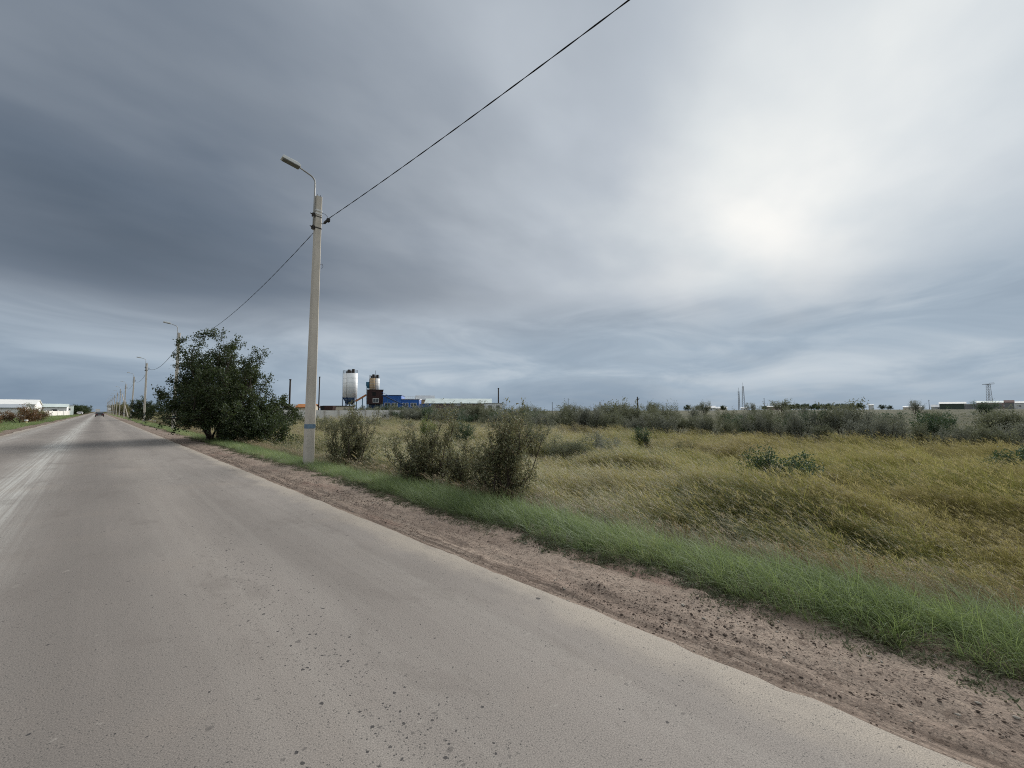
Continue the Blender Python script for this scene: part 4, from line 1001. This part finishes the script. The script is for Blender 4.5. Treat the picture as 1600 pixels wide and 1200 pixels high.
for xw_, y_ in ((1.6, 0), (3.9, 0), (L1 + 1.3, .3), (L1 + 3.9, .3)): window(o, xw_, zw, 1.9, 1.35, y_ - .03)
MB().box(.05, .22, -.09, 0.0, 0, t1 - .8).build('corner_trim', M['white'], o); MB().box(L2 - .12, L2 + .03, .2, .3, 0, t2 - .1).build('corner_trim', M['white'], o)
tag(o, 'bright blue clad works building with white framed windows', 'building')
o = site('conveyor', 596, 118, A + math.radians(6)); Zc = 118
za_, zb_ = hz(617, Zc, o), hz(639, Zc, o); Lc = 43 * Zc / F * 1.05
cb = MB().beam((0, 0, za_), (Lc, 0, zb_), .9, .35).build('belt_frame', M['navy'], o)
for s_ in (-.45, .45): MB().beam((0, s_, za_ + .75), (Lc, s_, zb_ + .75), .06, .06).build('side_rail', M['blue'], cb)
for q in np.linspace(.05, .95, 8): MB().beam((Lc * q, -.45, za_ + (zb_ - za_) * q), (Lc * q, -.45, za_ + (zb_ - za_) * q + .75), .05, .05).build('rail_post', M['blue'], cb)
for q in (.2, .5, .8): MB().box(Lc * q - .08, Lc * q + .08, -.3, -.14, 0, za_ + (zb_ - za_) * q).build('trestle', M['teal'], o)
tag(o, 'slanting blue conveyor descending across the blue building front', 'conveyor')

def hall(name, px, Z, rz, L, D, h, ridge, wall, roof, lab, cat='building', wins=(), over=.3, z=None, ribs=0):
    """gabled hall: front along +x from the left corner, ridge parallel to the front"""
    o = site(name, px, Z, rz, z)
    w = MB().prism([(0, 0), (D, 0), (D, h), (D / 2, h + ridge), (0, h)], 0, L, 'x').build('wall', M[wall], o)
    e = over; s = ridge / (D / 2); rf = MB(); th = .14
    rf.poly([(-e, -e, h - s * e + .02), (L + e, -e, h - s * e + .02), (L + e, D / 2, h + ridge + .02), (-e, D / 2, h + ridge + .02), (-e, D + e, h - s * e + .02), (L + e, D + e, h - s * e + .02),
             (-e, -e, h - s * e + .02 + th), (L + e, -e, h - s * e + .02 + th), (L + e, D / 2, h + ridge + .02 + th), (-e, D / 2, h + ridge + .02 + th), (-e, D + e, h - s * e + .02 + th), (L + e, D + e, h - s * e + .02 + th)],
            [(6, 7, 8, 9), (9, 8, 11, 10), (3, 2, 1, 0), (4, 5, 2, 3), (0, 1, 7, 6), (5, 4, 10, 11), (0, 6, 9, 3), (3, 9, 10, 4), (1, 2, 8, 7), (2, 5, 11, 8)])
    r = rf.build('roof', M[roof], o)
    for x_, z_, ww, wh, fr in wins: window(o, x_, z_, ww, wh, -.03, fr)
    return tag(o, lab, cat)
hw = lambda py, Z, px: at(800, py, Z)[2] - (float(zf(*ground_at(px, Z))) - .1)
h_ = hw(630, 140, 664)
hall('warehouse', 664, 142, A + math.radians(2), 23.5, 10, h_, 1.7, 'brick', 'roof_pale', 'long brown brick warehouse with a pale green sheet roof', wins=((11.5, h_ - .55, 2.2, .5, 'white'), (7, h_ - 2.0, 1.6, .8, 'white'), (16.5, h_ - 2.0, 1.6, .8, 'greywall')))
h_ = hw(630.5, 124, 759)
o = site('annex', 759, 124, A + math.radians(8)); MB().box(0, 5.2, 0, 5, 0, h_).build('wall', M['white'], o); MB().box(-.15, 5.35, -.15, 5.15, h_, h_ + .18).build('roof', M['roof_grey'], o)
window(o, 1.3, h_ - 1.0, 1.1, .9, -.03, 'greywall'); window(o, 3.8, h_ - 1.0, 1.1, .9, -.03, 'greywall'); tag(o, 'small white annex at the end of the brick warehouse', 'building')
def pipe_pole(px, Z, ytop, lab, r=.22, m='darkwood', name='chimney', cat='chimney'):
    x, y = ground_at(px, Z); zg = float(zf(x, y)) - .3; zt = at(800, ytop, Z)[2]
    o = empty(name, (x, y, zg)); MB().tube([(0, 0, 0), (0, 0, zt - zg)], [r, r * .85], 10).build('shaft', M[m], o, smooth=True)
    MB().tube([(0, 0, zt - zg), (0, 0, zt - zg + .25)], [r * 1.15, r * 1.15], 10).build('cap', M[m], o)
    return tag(o, lab, cat)
pipe_pole(778.7, 128, 607.5, 'dark steel chimney pipe behind the white annex')
pipe_pole(451.5, 100, 594, 'dark chimney pipe standing between the large elm and the near post')
pipe_pole(497.5, 104, 590, 'thin dark pipe rising just behind the near lamp post', .16)
h_ = hw(624, 165, 650)
hall('tan_house', 650, 168, A + math.radians(12), 7.5, 7, h_, 1.7, 'tan', 'roof_grey', 'tan gabled house peeping over the blue building')
h_ = hw(634.5, 112, 505)
o = site('shed', 505, 116, A + math.radians(6)); MB().box(0, 7.5, 0, 5, 0, h_).build('wall', M['cream'], o); MB().box(-.2, 7.7, -.2, 5.2, h_, h_ + .2).build('roof', M['darkwood'], o); MB().box(5.6, 6.6, -.06, .02, 0, 2.0).build('door', M['greywall'], o)
tag(o, 'low cream shed with a dark flat roof beside the white silos', 'shed')
h_ = hw(636, 118, 462)
hall('low_house', 462, 122, A + math.radians(3), 5.0, 5, h_, .9, 'cream', 'orange', 'low house with an orange roof behind the white wall')
h_ = hw(637, 120, 433)
hall('low_house', 431, 126, A, 5.5, 5, h_, 1.1, 'greywall', 'roof_grey', 'low grey house behind the wall beside the elm')
for px, lab in ((500.5, 'black tipper truck body behind the white wall'), (507, 'dark brown tipper truck body behind the white wall')):
    o = site('tipper_body', px, 108, A); zt = hz(634, 108, o); MB().prism([(0, zt - 1.5), (2.0, zt - 1.5), (2.2, zt), (-.15, zt)], 0, 2.2, 'y').build('tub', M['black' if px < 505 else 'brown_clad'], o); MB().box(.2, 1.9, .2, 2, zt - 2.1, zt - 1.5).build('chassis', M['dark'], o)
    for x_ in (.4, 1.6): MB().tube([(x_, -.02, .45), (x_, .3, .45)], .5, 14).build('wheel', M['black'], o)
    MB().box(.4, 1.7, .3, 1.9, .5, zt - 2.1).build('frame', M['dark'], o); tag(o, lab, 'truck')
# precast white wall: each panel and post its own piece
x0, y0 = ground_at(410, 84); x1, y1 = ground_at(655, 104)
wl_ = math.hypot(x1 - x0, y1 - y0); wa_ = math.atan2(y1 - y0, x1 - x0); npan = int(wl_ / 3.0)
o = empty('concrete_wall', (x0, y0, 0), wa_)
pm = None; qm = None
for i in range(npan):
    xm, ym = x0 + math.cos(wa_) * (i + .5) * 3, y0 + math.sin(wa_) * (i + .5) * 3; zg = float(zf(xm, ym)) - .25
    if pm is None:
        p = MB().box(.09, 2.91, -.06, .06, 0, 2.65).box(.3, 2.7, -.09, -.06, .5, 2.3).build('panel', M['offwhite'], o); q = MB().box(-.1, .1, -.13, .13, 0, 2.75).build('post', M['concrete'], o); pm, qm = p.data, q.data
    else:
        p = bpy.data.objects.new('panel', pm); q = bpy.data.objects.new('post', qm)
        for e_ in (p, q): COL.objects.link(e_); e_.parent = o
    p.location = q.location = (i * 3.0, 0, zg)
tag(o, 'white precast concrete panel wall before the silos', 'wall')

# tall thin poles on the skyline
def mastpole(px, Z, ytop, lab, r=.13, plat=False, m='darkwood'):
    x, y = ground_at(px, Z); zg = float(zf(x, y)) - .4; H = at(800, ytop, Z)[2] - zg
    o = empty('floodlight_mast' if plat else 'utility_pole', (x, y, zg), 0.6); MB().tube([(0, 0, 0), (0, 0, H)], [r, r * .7], 8).build('shaft', M[m], o)
    if plat:
        MB().box(-.7, .7, -.5, .5, H - 1.0, H - .85).build('platform', M[m], o)
        for s_ in (-.6, .6): MB().box(s_ - .04, s_ + .04, -.04, .04, H - .85, H + .2).build('rail_post', M[m], o)
        for s_ in (-.4, .4): MB().box(s_ - .18, s_ + .18, -.62, -.5, H - .75, H - .35).build('floodlight', M['greywall'], o)
    else: MB().box(-.9, .9, -.06, .06, H - .6, H - .48).build('crossarm', M[m], o)
    return tag(o, lab, 'mast' if plat else 'pole')
mastpole(996.5, 150, 620.5, 'floodlight mast with a small platform above the thicket', .3, True)
mastpole(888, 190, 622, 'utility pole on the skyline between the annex and floodlight mast')
mastpole(863, 170, 628, 'short utility pole just above the thicket beyond the annex')
mastpole(1195, 300, 622, 'utility pole rising from a dark tree on the rise', .22)
mastpole(1231, 320, 628, 'utility pole beside the row of far dark trees', .2)
mastpole(1212, 310, 629, 'short pole before the far pinkish wall', .2)
mastpole(1453, 330, 625, 'thin pole beside the small white gabled house', .2)

def lattice(px, Z, ytop, wb, wt, lab, plat=False):
    x, y = ground_at(px, Z); zg = float(zf(x, y)) - .3; H = at(800, ytop, Z)[2] - zg
    o = empty('lattice_mast', (x, y, zg), .5); n = 10; m = M['greywall']
    cs = ((-1, -1), (1, -1), (1, 1), (-1, 1)); wd = lambda t: wb + (wt - wb) * t
    for a, b in cs: MB().beam((a * wb, b * wb, 0), (a * wt, b * wt, H), .14, .14).build('leg', m, o)
    lc = MB()
    for i in range(n):
        q0, q1 = i / n, (i + 1) / n
        for j in range(4):
            a, b = cs[j]; c, d = cs[(j + 1) % 4]
            p0 = (a * wd(q0), b * wd(q0), H * q0); p1 = (c * wd(q1), d * wd(q1), H * q1); lc.beam(p0, p1, .07, .07)
            lc.beam((a * wd(q1), b * wd(q1), H * q1), p1, .07, .07)
    lc.build('lattice', m, o)
    if plat:
        MB().box(-2.2, 2.2, -2.2, 2.2, H, H + .3).build('platform', m, o)
        MB().box(-2.2, 2.2, -2.2, -2.1, H + 1.0, H + 1.15).build('rail', m, o); MB().box(-2.2, -2.1, -2.2, -2.1, H + .3, H + 1).build('rail_post', m, o); MB().box(2.1, 2.2, -2.2, -2.1, H + .3, H + 1).build('rail_post', m, o)
    else: MB().tube([(0, 0, H), (0, 0, H + 3)], .08, 5).build('antenna', m, o)
    return tag(o, lab, 'mast')
lattice(1548, 310, 600.5, 1.35, .75, 'lattice tower with a flat top platform above the grey wall', True)
lattice(1162.5, 330, 603.5, 1.1, .4, 'tall lattice mast beside a shorter dark mast')
lattice(1155.5, 320, 611.5, .5, .35, 'shorter slim lattice mast beside the tall one')

# far low buildings on the rise
def far(px0, px1, ytop, Z, wall, roof, lab, ridge=1.2, rz=0.0, D=9):
    L = (px1 - px0) * Z / F; x, y = ground_at(px0, Z)
    az = math.atan2((px0 + px1) / 2 - 800, F) + YAW
    h = max(hw(ytop, Z, px0) - ridge, 1.8)
    # front set roughly across the line of sight, each turned a little
    k = int(L / 5); wins = [(L * (i + .5) / k, h * .55, 1.1, 1.1, 'white') for i in range(k)] if wall in ('white', 'pinkwall', 'cream') else []
    return hall('low_building', px0, Z, -az + rz, L * math.cos(az - YAW), D, h, ridge, wall, roof, lab, wins=wins)
far(1104, 1118, 634.5, 260, 'white', 'roof_grey', 'small white block among trees beyond the thicket')
far(1114, 1136, 636, 300, 'cream', 'roof_grey', 'long cream block near the tall lattice mast')
far(1158, 1168, 637, 320, 'white', 'roof_grey', 'tiny white hut at the foot of the lattice masts', .6)
far(1198, 1236, 634.5, 340, 'pinkwall', 'roof_grey', 'long pinkish low building on the rise beside the dark trees', .8)
far(1358, 1366, 632, 300, 'white', 'white', 'small white cabin beyond the lone tall tree', .6, D=4)
far(1412, 1440, 635, 330, 'cream', 'roof_grey', 'low cream building before the small gabled house', .8)
far(1456, 1471, 632.5, 300, 'white', 'roof_grey', 'small white gabled house on the rise', 1.8)
far(1469, 1510, 628.5, 290, 'greenwall', 'white', 'long dark green hall with a bright white roof')
far(1527, 1571, 627, 300, 'pinkwall', 'roof_pale', 'pinkish hall below the lattice tower', 1.2)
far(1571, 1586, 625.5, 280, 'greywall', 'redroof', 'small building with a steep dark red roof', 1.6)
far(1585, 1660, 627.5, 285, 'white', 'white', 'long white hall next to the dark red roof', 1.0)
x0, y0 = ground_at(1508, 262); x1, y1 = ground_at(1580, 250); wl_ = math.hypot(x1 - x0, y1 - y0); o = empty('boundary_wall', (x0, y0, float(zf(x0, y0)) - .5), math.atan2(y1 - y0, x1 - x0))
zt = at(800, 631.5, 256)[2] - o.location.z; nb = int(wl_ / 4)
for i in range(nb):
    MB().box(i * 4 + .04, i * 4 + 3.96, -.1, .1, 0, zt).build('panel', M['greywall'], o)
MB().box(0, nb * 4, -.16, .16, zt, zt + .25).build('coping', M['offwhite'], o)
tag(o, 'long grey boundary wall below the lattice tower', 'wall')

# ------------------------------------------------------------------ left side of the road
def lhall(x, y, L, D, h, ridge, wall, roof, lab, wins=(), rz=0.0):
    """hall whose front (along +x) looks back down the road"""
    o = hall('factory_hall', 800, 50, rz, L, D, h, ridge, wall, roof, lab, wins=wins)
    o.location = (x, y, float(zf(x, y)) - .1); return o
lhall(-66, 196, 52, 22, 4.0, 1.6, 'white', 'white', 'long white factory hall with a shallow white roof', wins=[(3 + 4.6 * i, 2.6, 2.6, 1.1, 'roof_grey') for i in range(9)])
lhall(-60, 166, 46.5, 12, 2.9, .9, 'white', 'roof_grey', 'low white workshop with a grey roof before the long hall', wins=[(4 + 5 * i, 2.0, 1.6, 1.0, 'greywall') for i in range(8)])
lhall(-19, 258, 9.5, 18, 3.8, 1.4, 'white', 'roof_pale', 'white hall with a pale roof nearer the road', wins=[(2, 2.4, 1.5, 1.1, 'greywall'), (6, 2.4, 1.5, 1.1, 'greywall')])
o = empty('plastered_wall', (-21, 222, float(zf(-21, 222)) - .3), math.radians(62)); nb = 9
for i in range(nb): MB().box(i * 3 + .03, i * 3 + 2.97, -.1, .1, 0, 2.3).build('panel', M['offwhite'], o)
for i in range(nb + 1): MB().box(i * 3 - .15, i * 3 + .15, -.18, .18, 0, 2.5).build('pier', M['white'], o)
tag(o, 'low off-white plastered wall ending at the dark trees', 'wall')
o = empty('gatehouse', (-9.4, 272, float(zf(-9, 272)) - .1), .3); MB().box(-1.6, 1.6, 0, 3, 0, 4.4).build('wall', M['roof_pale'], o); MB().box(-1.8, 1.8, -.2, 3.2, 4.4, 4.6).build('roof', M['roof_grey'], o); window(o, 0, 2.8, 1.4, 1.2, -.03, 'white'); MB().box(-1.2, -.3, -.05, .02, 0, 2.0).build('door', M['greywall'], o)
tag(o, 'small pale green gatehouse at the end of the plastered wall', 'building')

def marker(x, y, lab):
    o = empty('marker_post', (x, y, float(zf(x, y)) - .08)); MB().tube([(0, 0, -.1), (0, 0, .52)], [.09, .08], 8).build('post', M['yellow'], o); MB().tube([(0, 0, .52), (0, 0, .68)], [.15, .14], 8).build('cap', M['white'], o)
    return tag(o, lab, 'post', 'marker posts')
p = at(26, 661, 50); marker(-6.3, 80, 'short yellow marker post with white cap below the rusty bushes'); marker(-6.7, 84.5, 'short yellow marker post with white cap below the rusty bushes')
marker(5.4, 80, 'short yellow marker post with white cap by the smaller elm'); marker(5.7, 77, 'short yellow marker post with white cap by the smaller elm')
o = empty('round_sign', (3.6, 262, -.1)); MB().tube([(0, 0, 0), (0, 0, 3.2)], .045, 8).build('post', M['steel'], o)
MB().tube([(0, -.06, 2.75), (0, -.09, 2.75)], .52, 24).build('disc', M['white'], o); tag(o, 'white round road sign on a post beside distant lamp posts', 'sign')

# ------------------------------------------------------------------ cars
def car(x, y, rz, paint, lab, name='parked_car'):
    o = empty(name, (x, y, 0.002), rz)
    body = MB().prism([(-2.2, .30), (2.15, .30), (2.2, .55), (2.1, .82), (1.0, .93), (-1.55, .95), (-2.15, .90), (-2.25, .55)], -.86, .86, 'y').build('body', M[paint], o, bevel=.06)
    MB().prism([(.95, .92), (.25, 1.38), (-.95, 1.42), (-1.75, .94)], -.74, .74, 'y').build('cabin', M[paint], o, bevel=.08)
    MB().poly([(-1.72, -.60, 1.02), (-1.72, .60, 1.02), (-1.10, .54, 1.37), (-1.10, -.54, 1.37)], [(0, 3, 2, 1)]).build('rear_window', M['glass'], o)
    for s in (-1, 1):
        MB().poly([(.75, s * .755, .98), (-1.4, s * .755, .98), (-.9, s * .745, 1.34), (.2, s * .745, 1.32)], [(0, 1, 2, 3)]).build('side_window', M['glass'], o)
        MB().box(-2.275, -2.15, s * .62 - .17, s * .62 + .17, .62, .80).build('tail_light', M['red_lens'], o)
        MB().box(.65, .80, s * .98 - .09, s * .98 + .09, .93, 1.05).build('mirror', M[paint], o)
        for xx in (-1.35, 1.35):
            w = MB().tube([(xx, s * .70, .31), (xx, s * .88, .31)], .31, 18).build('wheel', M['black'], o); MB().tube([(xx, s * .87, .31), (xx, s * .895, .31)], .19, 12).build('rim', M['steel'], w)
    MB().box(-2.30, -2.20, -.80, .80, .36, .56).build('bumper', M['black'], o); MB().box(-2.315, -2.29, -.26, .26, .42, .53).build('number_plate', M['white'], o)
    return tag(o, lab, 'car')
car(.35, 166, math.pi / 2, 'car', 'dark saloon car driving away down the road', 'car')
car(-5.6, 262, math.pi / 2, 'white', 'white car parked at the verge before the dark trees')
# a small lorry far down the road
o = empty('lorry', (-.3, 420, 0), 0); MB().box(-1.15, 1.15, 0, 5.5, .9, 3.3).build('cargo_box', M['white'], o); MB().box(-1.05, 1.05, 5.6, 7.4, .6, 2.6).build('cab', M['blue'], o); MB().box(-.5, .5, 0, 7, .5, .9).build('chassis', M['black'], o)
for s in (-.9, .9):
    for yy in (1.0, 6.4): MB().tube([(s - .15, yy, .45), (s + .15, yy, .45)], .45, 14).build('wheel', M['black'], o)
tag(o, 'white box lorry far ahead beyond the dark car', 'lorry')
